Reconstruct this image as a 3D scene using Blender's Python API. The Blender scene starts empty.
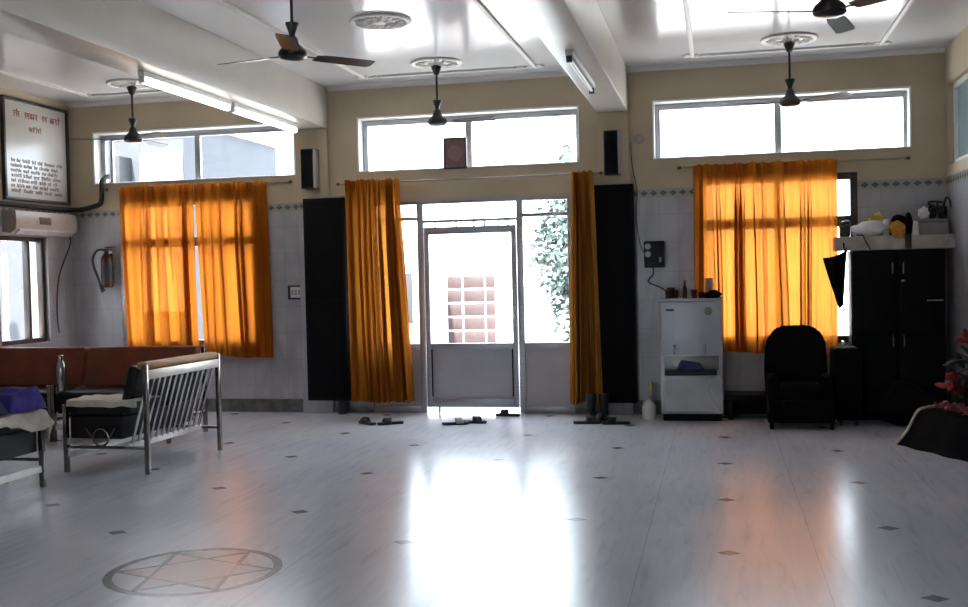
import bpy, bmesh, math, random
from mathutils import Vector, Matrix, noise
R = math.radians
SC = bpy.context.scene
COL = SC.collection
random.seed(7)

# ------------------------------------------------------------------ materials
def nt(name):
    m = bpy.data.materials.new(name); m.use_nodes = True
    t = m.node_tree; t.nodes.clear()
    o = t.nodes.new('ShaderNodeOutputMaterial')
    return m, t, o
def N(t, typ, **kw):
    n = t.nodes.new(typ)
    for k, v in kw.items():
        if k.startswith('i_'): n.inputs[k[2:].replace('_', ' ')].default_value = v
        else: setattr(n, k, v)
    return n
def ramp(t, stops):
    r = t.nodes.new('ShaderNodeValToRGB'); e = r.color_ramp.elements
    while len(e) < len(stops): e.new(0.5)
    for q, (p, c) in zip(e, stops): q.position = p; q.color = (*c, 1) if len(c) == 3 else c
    return r
def M(t, op, a, b=None, c=None):
    n = t.nodes.new('ShaderNodeMath'); n.operation = op
    for i, v in enumerate((a, b, c)):
        if v is None: continue
        if isinstance(v, (int, float)): n.inputs[i].default_value = v
        else: t.links.new(v, n.inputs[i])
    return n.outputs[0]
def mixc(t, fac, a, b, blend='MIX'):
    n = t.nodes.new('ShaderNodeMix'); n.data_type = 'RGBA'; n.blend_type = blend
    for i, v in ((0, fac), (6, a), (7, b)):
        if isinstance(v, (int, float)): n.inputs[i].default_value = v
        elif isinstance(v, tuple): n.inputs[i].default_value = (*v, 1) if len(v) == 3 else v
        else: t.links.new(v, n.inputs[i])
    return n.outputs[2]
def mat(name, col, rough=.5, metal=0., var=.12, scale=8., bump=0., spec=.5, stretch=(1, 1, 1)):
    """principled with a little procedural variation"""
    m, t, o = nt(name)
    b = N(t, 'ShaderNodeBsdfPrincipled'); b.inputs['Roughness'].default_value = rough
    b.inputs['Metallic'].default_value = metal; b.inputs['Specular IOR Level'].default_value = spec
    tc = N(t, 'ShaderNodeTexCoord'); mp = N(t, 'ShaderNodeMapping'); mp.inputs['Scale'].default_value = stretch
    t.links.new(tc.outputs['Object'], mp.inputs[0])
    nz = N(t, 'ShaderNodeTexNoise'); nz.inputs['Scale'].default_value = scale; nz.inputs['Detail'].default_value = 4
    t.links.new(mp.outputs[0], nz.inputs[0])
    lo = tuple(c * (1 - var) for c in col); hi = tuple(min(1, c * (1 + var)) for c in col)
    r = ramp(t, [(.3, lo), (.7, hi)]); t.links.new(nz.outputs[0], r.inputs[0])
    t.links.new(r.outputs[0], b.inputs['Base Color'])
    if bump:
        bp = N(t, 'ShaderNodeBump'); bp.inputs['Strength'].default_value = bump; bp.inputs['Distance'].default_value = .01
        t.links.new(nz.outputs[0], bp.inputs['Height']); t.links.new(bp.outputs[0], b.inputs['Normal'])
    t.links.new(b.outputs[0], o.inputs[0])
    return m
def pos(t):
    g = N(t, 'ShaderNodeNewGeometry'); s = N(t, 'ShaderNodeSeparateXYZ')
    t.links.new(g.outputs['Position'], s.inputs[0])
    return g.outputs['Position'], s.outputs[0], s.outputs[1], s.outputs[2]
def band(t, v, lo, hi):
    return M(t, 'MULTIPLY', M(t, 'GREATER_THAN', v, lo), M(t, 'LESS_THAN', v, hi))

def wall_material(name, along, tiled=True):
    """cream paint above, glazed white tiles with a patterned border below 2.36 m"""
    m, t, o = nt(name); p, x, y, z = pos(t)
    u = x if along == 'x' else y
    nz = N(t, 'ShaderNodeTexNoise'); nz.inputs['Scale'].default_value = 2.2; nz.inputs['Detail'].default_value = 5
    t.links.new(p, nz.inputs[0])
    paint = ramp(t, [(.3, (.45, .365, .245)), (.72, (.52, .43, .295))]); t.links.new(nz.outputs[0], paint.inputs[0])
    b = N(t, 'ShaderNodeBsdfPrincipled')
    if tiled:
        fu = M(t, 'FRACT', M(t, 'DIVIDE', u, .2)); fz = M(t, 'FRACT', M(t, 'DIVIDE', z, .3))
        grout = M(t, 'MAXIMUM', M(t, 'LESS_THAN', fu, .022), M(t, 'LESS_THAN', fz, .014))
        v = N(t, 'ShaderNodeTexNoise'); v.inputs['Scale'].default_value = 3.5; v.inputs['Detail'].default_value = 8; v.inputs['Distortion'].default_value = 1.5
        mp = N(t, 'ShaderNodeMapping'); mp.inputs['Scale'].default_value = (1, 1, .35)
        t.links.new(p, mp.inputs[0]); t.links.new(mp.outputs[0], v.inputs[0])
        tile = ramp(t, [(.3, (.34, .335, .355)), (.7, (.45, .435, .445))]); t.links.new(v.outputs[0], tile.inputs[0])
        c = mixc(t, grout, tile.outputs[0], (.30, .285, .285))
        # border course: small grey motifs on cream
        bu = M(t, 'ABSOLUTE', M(t, 'SUBTRACT', M(t, 'FRACT', M(t, 'DIVIDE', u, .1)), .5))
        bz = M(t, 'ABSOLUTE', M(t, 'DIVIDE', M(t, 'SUBTRACT', z, 2.325), .07))
        mot = M(t, 'LESS_THAN', M(t, 'ADD', bu, bz), .42)
        bc = mixc(t, mot, (.36, .34, .30), (.13, .14, .15))
        if along == 'x':
            over = band(t, x, -4.0, -1.3); bc = mixc(t, over, bc, (.46, .40, .34))
        c = mixc(t, band(t, z, 2.28, 2.37), c, bc)
        up = M(t, 'GREATER_THAN', z, 2.37)
        c = mixc(t, up, c, paint.outputs[0])
        t.links.new(M(t, 'MULTIPLY_ADD', up, .4, .22), b.inputs['Roughness'])
    else:
        c = paint.outputs[0]; b.inputs['Roughness'].default_value = .6
    t.links.new(c, b.inputs['Base Color']); t.links.new(b.outputs[0], o.inputs[0])
    return m

MX, MY = -2.69, 5.02      # centre of the inlaid floor medallion
def floor_material():
    m, t, o = nt('polished_marble'); p, x, y, z = pos(t)
    b = N(t, 'ShaderNodeBsdfPrincipled')
    mp = N(t, 'ShaderNodeMapping'); mp.inputs['Scale'].default_value = (9, 1.1, 1); mp.inputs['Rotation'].default_value = (0, 0, R(4))
    t.links.new(p, mp.inputs[0])
    n1 = N(t, 'ShaderNodeTexNoise'); n1.inputs['Scale'].default_value = 2.2; n1.inputs['Detail'].default_value = 7; n1.inputs['Distortion'].default_value = .8
    t.links.new(mp.outputs[0], n1.inputs[0])
    n2 = N(t, 'ShaderNodeTexNoise'); n2.inputs['Scale'].default_value = .6; n2.inputs['Detail'].default_value = 3
    t.links.new(p, n2.inputs[0])
    r1 = ramp(t, [(.22, (.51, .525, .57)), (.42, (.635, .65, .70)), (.75, (.70, .715, .76))]); t.links.new(n1.outputs[0], r1.inputs[0])
    r2 = ramp(t, [(.35, (.86, .87, .92)), (.65, (1, .97, .95))]); t.links.new(n2.outputs[0], r2.inputs[0])
    c = mixc(t, 1., r1.outputs[0], r2.outputs[0], 'MULTIPLY')
    # slab joints: columns .9 m wide, slabs 1.335 m long, alternate columns shifted by half
    cu = M(t, 'DIVIDE', M(t, 'SUBTRACT', x, .03), .9)
    col = M(t, 'ROUND', cu)
    odd = M(t, 'ABSOLUTE', M(t, 'MODULO', col, 2.))
    dv = M(t, 'SUBTRACT', M(t, 'DIVIDE', M(t, 'SUBTRACT', y, 5.73), 1.335), M(t, 'MULTIPLY', odd, .5))
    dx = M(t, 'ABSOLUTE', M(t, 'MULTIPLY', M(t, 'SUBTRACT', cu, col), .9))
    dy = M(t, 'ABSOLUTE', M(t, 'MULTIPLY', M(t, 'SUBTRACT', dv, M(t, 'ROUND', dv)), 1.335))
    joint = M(t, 'LESS_THAN', M(t, 'ABSOLUTE', M(t, 'SUBTRACT', dx, .45)), .002)
    c = mixc(t, M(t, 'MULTIPLY', joint, .5), c, (.2, .2, .2))
    dia = M(t, 'LESS_THAN', M(t, 'ADD', M(t, 'DIVIDE', dx, .066), M(t, 'DIVIDE', dy, .055)), 1.)
    ndist = M(t, 'SQRT', M(t, 'ADD', M(t, 'POWER', M(t, 'SUBTRACT', x, MX), 2.), M(t, 'POWER', M(t, 'SUBTRACT', y, MY), 2.)))
    away = M(t, 'GREATER_THAN', ndist, .5)
    c = mixc(t, M(t, 'MULTIPLY', M(t, 'MULTIPLY', dia, away), .75), c, (.035, .03, .03))
    # medallion: dark ring, pink field, dark star strokes
    ux = M(t, 'SUBTRACT', x, MX); uy = M(t, 'SUBTRACT', y, MY)
    inside = M(t, 'LESS_THAN', ndist, .452)
    tri = []
    for off in (12, 72):
        ds = []
        for k in range(3):
            a = R(off + 120 * k)
            ds.append(M(t, 'ADD', M(t, 'MULTIPLY', ux, math.cos(a)), M(t, 'MULTIPLY', uy, math.sin(a))))
        tri.append(M(t, 'MAXIMUM', M(t, 'MAXIMUM', ds[0], ds[1]), ds[2]))
    star = M(t, 'MINIMUM', tri[0], tri[1])
    core = M(t, 'LESS_THAN', star, .185)
    edge = M(t, 'LESS_THAN', M(t, 'ABSOLUTE', M(t, 'SUBTRACT', star, .2)), .014)
    e2 = M(t, 'LESS_THAN', M(t, 'ABSOLUTE', M(t, 'SUBTRACT', M(t, 'MAXIMUM', tri[0], tri[1]), .2)), .008)
    ring = band(t, ndist, .405, .452)
    c = mixc(t, M(t, 'MULTIPLY', inside, .5), c, (.46, .44, .42))
    c = mixc(t, M(t, 'MULTIPLY', M(t, 'MULTIPLY', core, inside), .75), c, (.48, .33, .31))
    c = mixc(t, M(t, 'MULTIPLY', M(t, 'MULTIPLY', M(t, 'MAXIMUM', edge, M(t, 'MULTIPLY', e2, .6)), inside), .85), c, (.06, .03, .03))
    c = mixc(t, M(t, 'MULTIPLY', ring, .92), c, (.018, .016, .018))
    t.links.new(c, b.inputs['Base Color'])
    rr = ramp(t, [(.3, (.205, .205, .205)), (.7, (.25, .25, .25))]); t.links.new(n2.outputs[0], rr.inputs[0])
    t.links.new(rr.outputs[0], b.inputs['Roughness']); b.inputs['Specular IOR Level'].default_value = .75
    bp = N(t, 'ShaderNodeBump'); bp.inputs['Strength'].default_value = .04; bp.inputs['Distance'].default_value = .01
    t.links.new(n1.outputs[0], bp.inputs['Height']); t.links.new(bp.outputs[0], b.inputs['Normal'])
    t.links.new(b.outputs[0], o.inputs[0])
    return m

def glass_material(name='window_glass', tint=(1, 1, 1), refl=.07):
    m, t, o = nt(name)
    tr = N(t, 'ShaderNodeBsdfTransparent'); tr.inputs[0].default_value = (*tint, 1)
    gl = N(t, 'ShaderNodeBsdfGlossy'); gl.inputs['Roughness'].default_value = .02
    lw = N(t, 'ShaderNodeLayerWeight'); lw.inputs[0].default_value = .12
    nz = N(t, 'ShaderNodeTexNoise'); nz.inputs['Scale'].default_value = 3
    mx = N(t, 'ShaderNodeMixShader')
    f = M(t, 'MULTIPLY', M(t, 'ADD', lw.outputs[1], M(t, 'MULTIPLY', nz.outputs[0], .02)), refl * 6)
    t.links.new(f, mx.inputs[0]); t.links.new(tr.outputs[0], mx.inputs[1]); t.links.new(gl.outputs[0], mx.inputs[2])
    t.links.new(mx.outputs[0], o.inputs[0])
    return m
def frosted_material():
    m, t, o = nt('frosted_blue_glass')
    tl = N(t, 'ShaderNodeBsdfTranslucent'); tl.inputs[0].default_value = (.15, .175, .18, 1)
    gl = N(t, 'ShaderNodeBsdfPrincipled'); gl.inputs['Base Color'].default_value = (.36, .40, .41, 1); gl.inputs['Roughness'].default_value = .25
    nz = N(t, 'ShaderNodeTexNoise'); nz.inputs['Scale'].default_value = 2
    mx = N(t, 'ShaderNodeMixShader'); t.links.new(M(t, 'MULTIPLY_ADD', nz.outputs[0], .2, .35), mx.inputs[0])
    t.links.new(tl.outputs[0], mx.inputs[1]); t.links.new(gl.outputs[0], mx.inputs[2]); t.links.new(mx.outputs[0], o.inputs[0])
    return m
def curtain_material(name, c1, c2, trans, tl=.55):
    m, t, o = nt(name)
    tc = N(t, 'ShaderNodeTexCoord'); mp = N(t, 'ShaderNodeMapping'); mp.inputs['Scale'].default_value = (30, 30, 2)
    t.links.new(tc.outputs['Object'], mp.inputs[0])
    nz = N(t, 'ShaderNodeTexNoise'); nz.inputs['Scale'].default_value = 1.; nz.inputs['Detail'].default_value = 5
    t.links.new(mp.outputs[0], nz.inputs[0])
    r = ramp(t, [(.3, c1), (.7, c2)]); t.links.new(nz.outputs[0], r.inputs[0])
    d = N(t, 'ShaderNodeBsdfDiffuse'); l = N(t, 'ShaderNodeBsdfTranslucent'); p = N(t, 'ShaderNodeBsdfTransparent')
    p.inputs[0].default_value = (.55, .22, .06, 1)
    for s in (d, l): t.links.new(r.outputs[0], s.inputs[0])
    a = N(t, 'ShaderNodeMixShader'); a.inputs[0].default_value = tl
    t.links.new(d.outputs[0], a.inputs[1]); t.links.new(l.outputs[0], a.inputs[2])
    b = N(t, 'ShaderNodeMixShader'); b.inputs[0].default_value = trans
    t.links.new(a.outputs[0], b.inputs[1]); t.links.new(p.outputs[0], b.inputs[2]); t.links.new(b.outputs[0], o.inputs[0])
    return m
def lamp_material(name, strength):
    m, t, o = nt(name); e = N(t, 'ShaderNodeEmission'); e.inputs[0].default_value = (1, .98, .94, 1); e.inputs[1].default_value = strength
    t.links.new(e.outputs[0], o.inputs[0]); return m

MT = dict(
    rod=mat('dull_rod_paint', (.32, .27, .21), .5), rail=mat('lit_toned_steel', (.72, .70, .66), .38, .5, var=.08), darkchrome=mat('shade_toned_chrome', (.20, .185, .17), .22, 1., var=.2, scale=20), dullsteel=mat('dull_steel_sheet', (.27, .26, .26), .38, 1., var=.12, scale=4), bluecloth=mat('blue_duster', (.035, .04, .11), .85, var=.3, scale=14),  # leg chrome darkened for dark-room reflections, rail steel lightened where it catches light
    emblem_sheet=mat('mauve_brown_print', (.20, .115, .105), .6, var=.2, scale=30), emblem_ring=mat('mauve_ring', (.27, .16, .145), .6),
    wall_x=wall_material('tiled_wall', 'x'), wall_y=wall_material('tiled_side_wall', 'y'), paint=wall_material('cream_paint', 'x', False),
    floor=floor_material(),
    ceil=mat('ceiling_enamel', (.74, .73, .72), .16, var=.04, scale=1.2, bump=.01),
    plaster=mat('white_plaster', (.70, .67, .62), .4, var=.06, scale=20, bump=.1),
    beam=mat('beam_paint', (.56, .515, .45), .35, var=.05, scale=3),
    white=mat('white_window_paint', (.8, .79, .76), .4, var=.04),
    alu=mat('grey_aluminium', (.36, .36, .38), .35, .55, var=.1, scale=4, stretch=(1, 1, 12)),
    panel=mat('grey_laminate', (.40, .39, .41), .45, var=.07, scale=3),
    base=mat('dark_stone_skirting', (.13, .125, .115), .3, var=.35, scale=9),
    glass=glass_material(), frost=frosted_material(),
    black=mat('black_lacquer', (.007, .007, .0075), .6, var=.2, scale=6, spec=.12),
    blackcloth=mat('black_cloth', (.006, .006, .0065), .9, var=.3, scale=40, bump=.2, spec=.1),
    plastic=mat('black_plastic', (.016, .016, .017), .45, var=.2, spec=.3),
    grille=mat('speaker_grille', (.008, .008, .0085), .8, var=.5, scale=160, spec=.08),
    greyplast=mat('grey_plastic', (.33, .32, .31), .5),
    fan=mat('dark_brown_enamel', (.014, .010, .009), .28, var=.2),
    blade=mat('fan_blade_enamel', (.013, .011, .0105), .3, var=.2, spec=.28),
    chrome=mat('chromed_steel', (.50, .48, .46), .2, 1., var=.12, scale=20),
    steel=mat('brushed_steel', (.50, .49, .50), .33, 1., var=.12, scale=8, stretch=(1, 1, 30)),
    coolerp=mat('cooler_panel', (.46, .49, .53), .4, .25, var=.05, scale=3),
    rust=mat('rust_rexine', (.19, .038, .012), .5, var=.25, scale=5, bump=.1),
    tanrex=mat('tan_rexine', (.40, .20, .06), .45, var=.2, scale=6),
    darkseat=mat('black_rexine', (.012, .010, .010), .5, var=.2, spec=.3),
    cream=mat('cream_sheet', (.62, .58, .50), .9, var=.15, scale=12, bump=.3),
    blue=mat('indigo_cotton', (.055, .035, .26), .85, var=.35, scale=14, bump=.3),
    navy=mat('navy_cotton', (.018, .018, .035), .9, var=.3, scale=14),
    wood=mat('brown_wood', (.13, .065, .045), .45, var=.3, scale=4, stretch=(1, 1, 8)),
    darkwood=mat('dark_wood_frame', (.035, .022, .017), .4, var=.3, scale=5),
    boardw=mat('board_face', (.47, .44, .40), .22, var=.06, scale=1.5),
    ink=mat('red_brown_ink', (.22, .045, .03), .6), ink2=mat('brown_ink', (.20, .11, .08), .6),
    red=mat('extinguisher_red', (.045, .007, .007), .5), dark=mat('dark_metal', (.022, .021, .022), .35, var=.2),
    conc=mat('rough_concrete', (.42, .38, .34), .8, var=.15, scale=10, bump=.3),
    redflower=mat('red_petals', (.34, .012, .02), .6, var=.35, scale=20), pink=mat('dusty_pink_petals', (.30, .07, .09), .7, var=.3, scale=20),
    leaf=mat('dark_green_leaves', (.018, .030, .016), .5, var=.4, scale=10), lightleaf=mat('olive_leaves', (.16, .17, .06), .6, var=.3),
    yellow=mat('yellow_cloth', (.50, .40, .05), .8, var=.2), orange=mat('ochre_cloth', (.48, .22, .02), .8, var=.2, scale=12, bump=.3),
    whitecloth=mat('white_cotton', (.72, .70, .70), .8, var=.08, scale=12, bump=.3), grey=mat('grey_card', (.25, .23, .22), .7, var=.12),
    whiteplast=mat('white_plastic', (.62, .62, .60), .35, var=.08), brownglass=mat('dark_brown_glass', (.055, .018, .014), .2, var=.3),
    pinkplast=mat('pinkish_plastic', (.42, .22, .18), .35, var=.15), pipe=mat('black_pipe_foam', (.014, .013, .013), .8, var=.3, scale=25),
    acw=mat('yellowed_plastic', (.36, .295, .235), .45, var=.06), sandal=mat('dark_rubber', (.018, .018, .022), .7, var=.3),
    strap=mat('pale_strap', (.42, .40, .38), .6),
    gate=mat('gate_brown_paint', (.023, .0105, .010), .6, var=.25, scale=12), gatew=mat('gate_white_paint', (.5, .45, .43), .6),
    outwall=mat('outside_white_wall', (.62, .61, .60), .9, var=.06, scale=2), outground=mat('outside_concrete', (.52, .52, .52), .9, var=.08, scale=1),
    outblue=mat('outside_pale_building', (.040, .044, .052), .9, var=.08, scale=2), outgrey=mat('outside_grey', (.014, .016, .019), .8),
    leafout=mat('pale_tree_leaves', (.052, .076, .066), .6, var=.4, scale=6), bark=mat('tree_bark', (.06, .05, .045), .9, var=.3),
    lit=lamp_material('lit_tube', 9.), unlit=mat('unlit_tube_glass', (.75, .75, .73), .3),
    curtain=curtain_material('orange_curtain', (.44, .125, .012), (.52, .165, .020), .09),
    curtain3=curtain_material('orange_lined_curtain', (.42, .17, .03), (.56, .25, .055), .01, .2),
    curtain2=curtain_material('orange_door_curtain', (.36, .115, .012), (.46, .165, .022), .05),
)

# ------------------------------------------------------------------ mesh helpers
class MB:
    def __init__(s): s.bm = bmesh.new()
    def _new(s, verts): return [s.bm.verts.new(v) for v in verts]
    def box(s, x0, x1, y0, y1, z0, z1, bev=0., seg=2, M4=None):
        b = bmesh.new(); bmesh.ops.create_cube(b, size=1)
        bmesh.ops.transform(b, matrix=Matrix.Translation(((x0+x1)/2, (y0+y1)/2, (z0+z1)/2)) @ Matrix.Diagonal((x1-x0, y1-y0, z1-z0, 1)), verts=b.verts)
        if bev: bmesh.ops.bevel(b, geom=list(b.edges), offset=bev, segments=seg, affect='EDGES', profile=.5)
        return s.merge(b, M4)
    def merge(s, b, M4=None):
        if M4 is not None: bmesh.ops.transform(b, matrix=M4, verts=b.verts)
        me = bpy.data.meshes.new('t'); b.to_mesh(me); b.free(); s.bm.from_mesh(me); bpy.data.meshes.remove(me); return s
    def cyl(s, p0, p1, r0, r1=None, n=16):
        r1 = r0 if r1 is None else r1
        return s.tube([p0, p1], [r0, r1], n)
    def tube(s, pts, r, n=10, cap=True):
        pts = [Vector(p) for p in pts]
        rs = r if isinstance(r, (list, tuple)) else [r] * len(pts)
        rings = []; prev = None
        for i, p in enumerate(pts):
            d = (pts[min(i+1, len(pts)-1)] - pts[max(i-1, 0)]).normalized()
            if prev is None: a = d.orthogonal().normalized()
            else: a = (prev - d * prev.dot(d)).normalized()
            prev = a; b = d.cross(a)
            rings.append(s._new([p + rs[i] * (math.cos(q) * a + math.sin(q) * b) for q in [2*math.pi*k/n for k in range(n)]]))
        for A, B in zip(rings, rings[1:]):
            for k in range(n): s.bm.faces.new((A[k], A[(k+1) % n], B[(k+1) % n], B[k]))
        if cap:
            s.bm.faces.new(rings[0][::-1]); s.bm.faces.new(rings[-1])
        return s
    def lathe(s, prof, c=(0, 0, 0), n=28, M4=None):
        b = bmesh.new(); rings = []
        for r, z in prof:
            rings.append([b.verts.new((r*math.cos(2*math.pi*k/n), r*math.sin(2*math.pi*k/n), z)) for k in range(n)])
        for A, B in zip(rings, rings[1:]):
            for k in range(n): b.faces.new((A[k], A[(k+1) % n], B[(k+1) % n], B[k]))
        b.faces.new(rings[0][::-1]); b.faces.new(rings[-1])
        T = Matrix.Translation(c)
        return s.merge(b, T @ M4 if M4 is not None else T)
    def ell(s, c, r, M4=None, seg=20, jit=0., seed=0):
        b = bmesh.new(); bmesh.ops.create_uvsphere(b, u_segments=seg, v_segments=max(8, seg*2//3), radius=1)
        for v in b.verts:
            k = 1 + jit * noise.noise(v.co * 1.9 + Vector((seed * 3.1, seed, 0)))
            v.co = Vector((v.co.x*r[0]*k, v.co.y*r[1]*k, v.co.z*r[2]*k))
        T = Matrix.Translation(c)
        return s.merge(b, T @ M4 if M4 is not None else T)
    def grid(s, f, nu, nv):
        V = [[s.bm.verts.new(f(i/nu, j/nv)) for i in range(nu+1)] for j in range(nv+1)]
        for j in range(nv):
            for i in range(nu): s.bm.faces.new((V[j][i], V[j][i+1], V[j+1][i+1], V[j+1][i]))
        return s
    def prism(s, poly, y0, y1):          # polygon in xz extruded along y
        A = s._new([(x, y0, z) for x, z in poly]); B = s._new([(x, y1, z) for x, z in poly]); n = len(poly)
        s.bm.faces.new(A[::-1]); s.bm.faces.new(B)
        for k in range(n): s.bm.faces.new((A[k], A[(k+1) % n], B[(k+1) % n], B[k]))
        return s
    def build(s, name, m, parent=None, world=True, smooth=True, thick=0., sub=0):
        bm = s.bm
        bmesh.ops.recalc_face_normals(bm, faces=bm.faces)
        o = bpy.data.objects.new(name, None)
        if parent is None:
            xs = [v.co for v in bm.verts]
            c = Vector(((min(v.x for v in xs)+max(v.x for v in xs))/2, (min(v.y for v in xs)+max(v.y for v in xs))/2, min(v.z for v in xs)))
        else:
            c = Vector((0, 0, 0)); q = parent
            while world and q is not None: c += q.location; q = q.parent
        bmesh.ops.translate(bm, verts=bm.verts, vec=-c)
        me = bpy.data.meshes.new(name); bm.to_mesh(me); bm.free()
        bpy.data.objects.remove(o)
        o = bpy.data.objects.new(name, me); COL.objects.link(o)
        me.materials.append(m)
        if smooth:
            for p in me.polygons: p.use_smooth = True
            me.set_sharp_from_angle(angle=R(38))
        if parent is None: o.location = c
        else: o.parent = parent
        if thick:
            md = o.modifiers.new('thickness', 'SOLIDIFY'); md.thickness = thick; md.offset = 0
        if sub:
            md = o.modifiers.new('smooth', 'SUBSURF'); md.levels = sub; md.render_levels = sub
        return o
def thing(name, label, cat, loc=(0, 0, 0), rz=0., group=None):
    o = bpy.data.objects.new(name, None); COL.objects.link(o); o.location = loc; o.rotation_euler = (0, 0, rz)
    o.empty_display_size = .1
    return tag(o, label, cat, group)
def tag(o, label, cat, group=None):
    o['label'] = label; o['category'] = cat
    if group: o['group'] = group
    return o
def struct(o): o['kind'] = 'structure'; return o
def root(name, loc):
    o = bpy.data.objects.new(name, None); COL.objects.link(o); o.location = loc; o.empty_display_size = .1; return o
def dup(src, loc, rz=0., label=None):
    r = src.copy(); COL.objects.link(r); r.location = loc; r.rotation_euler = (0, 0, rz)
    if label: r['label'] = label
    for ch in list(src.children):
        c = ch.copy(); COL.objects.link(c); c.parent = r
        for g in list(ch.children):
            d = g.copy(); COL.objects.link(d); d.parent = c
    return r
def rot(axis, deg): return Matrix.Rotation(R(deg), 4, axis)

# ------------------------------------------------------------------ the room
XL, XR, YB, YF, H = -7.5, 2.22, 11.27, -2.5, 3.65
def wall(name, m, along, fixed0, fixed1, a0, a1, z0, z1, holes):
    us = sorted({a0, a1, *[h[0] for h in holes], *[h[1] for h in holes]}); zs = sorted({z0, z1, *[h[2] for h in holes], *[h[3] for h in holes]})
    b = MB()
    for u0, u1 in zip(us, us[1:]):
        for w0, w1 in zip(zs, zs[1:]):
            cu, cz = (u0+u1)/2, (w0+w1)/2
            if any(h[0] < cu < h[1] and h[2] < cz < h[3] for h in holes): continue
            if along == 'x': b.box(u0, u1, fixed0, fixed1, w0, w1)
            else: b.box(fixed0, fixed1, u0, u1, w0, w1)
    bmesh.ops.remove_doubles(b.bm, verts=b.bm.verts, dist=1e-4)
    # drop the internal faces that two neighbouring blocks share
    seen = {}
    for f in b.bm.faces: seen.setdefault(tuple(sorted(v.index for v in f.verts)), []).append(f)
    b.bm.verts.index_update(); seen = {}
    for f in b.bm.faces: seen.setdefault(tuple(sorted(v.index for v in f.verts)), []).append(f)
    bmesh.ops.delete(b.bm, geom=[f for fs in seen.values() if len(fs) > 1 for f in fs], context='FACES')
    return struct(b.build(name, m, smooth=False))
T = .23
TOPS = [(-7.18, -4.64), (-3.90, -1.42), (-.65, 1.90)]
LOWL, LOWR, DOOR = (-6.86, -5.12, .76, 2.46), (-.18, 1.38, .74, 2.46), (-3.78, -1.52, 0., 2.33)
wall('wall_back', MT['wall_x'], 'x', YB, YB+T, XL-T, XR+T, 0, H, [(a, b, 2.68, 3.29) for a, b in TOPS] + [LOWL, LOWR, DOOR])
LW = [(9.95, 10.80, .86, 2.05)]
wall('wall_left', MT['wall_y'], 'y', XL-T, XL, YF, YB, 0, H, LW)
RW = [(8.4, 11.17, 2.48, 3.27)]
wall('wall_right', MT['wall_y'], 'y', XR, XR+T, YF, YB, 0, H, RW)
FW = [(-3.4, -1.9, .9, 2.3)]  # unseen opening behind the camera, added to let fill light in
wall('wall_front', MT['wall_x'], 'x', YF-T, YF, XL-T, XR+T, 0, H, FW)
struct(MB().box(XL-T, XR+T, YF-T, YB+T, -.12, 0).build('floor', MT['floor'], smooth=False))
struct(MB().box(XL-T, XR+T, YF-T, YB+T, H, H+.15).build('ceiling', MT['ceil'], smooth=False))

# skirting, each wall its own
def skirt(name, along, f0, f1, spans):
    b = MB()
    for a0, a1 in spans:
        if along == 'x': b.box(a0, a1, f0, f1, 0, .15, .004)
        else: b.box(f0, f1, a0, a1, 0, .15, .004)
    struct(b.build(name, MT['base']))
skirt('baseboard_back', 'x', YB-.018, YB+.001, [(XL, DOOR[0]), (DOOR[1], XR)])
skirt('baseboard_left', 'y', XL-.001, XL+.018, [(YF, YB-.02)])
skirt('baseboard_right', 'y', XR-.018, XR+.001, [(YF, YB-.02)])

# beams and the pilasters under them
tn = [0]
def trim(b, m, **k):
    tn[0] += 1; return struct(b.build('trim_%d' % tn[0], m, **k))
for x0, x1 in ((-4.60, -4.24), (-1.22, -.90)):
    trim(MB().box(x0, x1, YF, YB, 3.185, H+.001, .012), MT['beam'])
    trim(MB().box(x0, x1, YB-.07, YB+.001, 0, 3.186, .006), MT['wall_x'])
    trim(MB().box(x0, x1, YF-.001, YF+.07, 0, 3.186, .006), MT['wall_x'])
for y0 in (4.4, ):                                   # cross beams out of the frame, above and behind the camera
    trim(MB().box(XL, XR, y0-3.2, y0-2.9, 3.3, H+.001, .01), MT['beam'])
# rounded cornices where ceiling meets the back wall and the side walls
def cove(x0, x1):
    prof = [(YB+.001, H-.06)] + [(YB-.05+.05*math.cos(R(a)), H-.05+.045*math.sin(R(a))) for a in (0, 22, 45, 68, 90)] + [(YB-.06, H-.004), (YB-.06, H+.001), (YB+.001, H+.001)]
    b = MB(); A = b._new([(x0, y, z) for y, z in prof]); B = b._new([(x1, y, z) for y, z in prof])
    b.bm.faces.new(A); b.bm.faces.new(B[::-1])
    for k in range(len(prof)): b.bm.faces.new((A[k], A[(k+1) % len(prof)], B[(k+1) % len(prof)], B[k]))
    return b
for x0, x1 in ((XL, -4.60), (-4.24, -1.22), (-.90, XR)): trim(cove(x0, x1), MT['ceil'])
# ceiling border mouldings, one rectangle for each bay, with a leafy rosette at the far corners
def rosette(b, cx, cy, r):
    for k in range(8):
        a = R(45*k); b.ell((cx+r*.6*math.cos(a), cy+r*.6*math.sin(a), H-.004), (r*.42, r*.24, .014), rot('Z', 45*k), seg=10)
    b.ell((cx, cy, H-.004), (r*.3, r*.3, .022), seg=10)
for x0, x1 in ((-6.95, -5.15), (-3.66, -1.81), (-.22, 1.56)):
    for y0, y1 in ((2.0, 10.84),):
        b = MB()
        for xa in (x0, x1): b.box(xa-.022, xa+.022, y0, y1, H-.022, H+.001, .009)
        for ya in (y0, y1): b.box(x0, x1, ya-.022, ya+.022, H-.022, H+.001, .009)
        for xa in (x0, x1):
            for ya in (y0, y1):
                rosette(b, xa, ya, .10); rosette(b, xa+(.15 if xa == x0 else -.15), ya, .06)
        trim(b, MT['plaster'])

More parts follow.
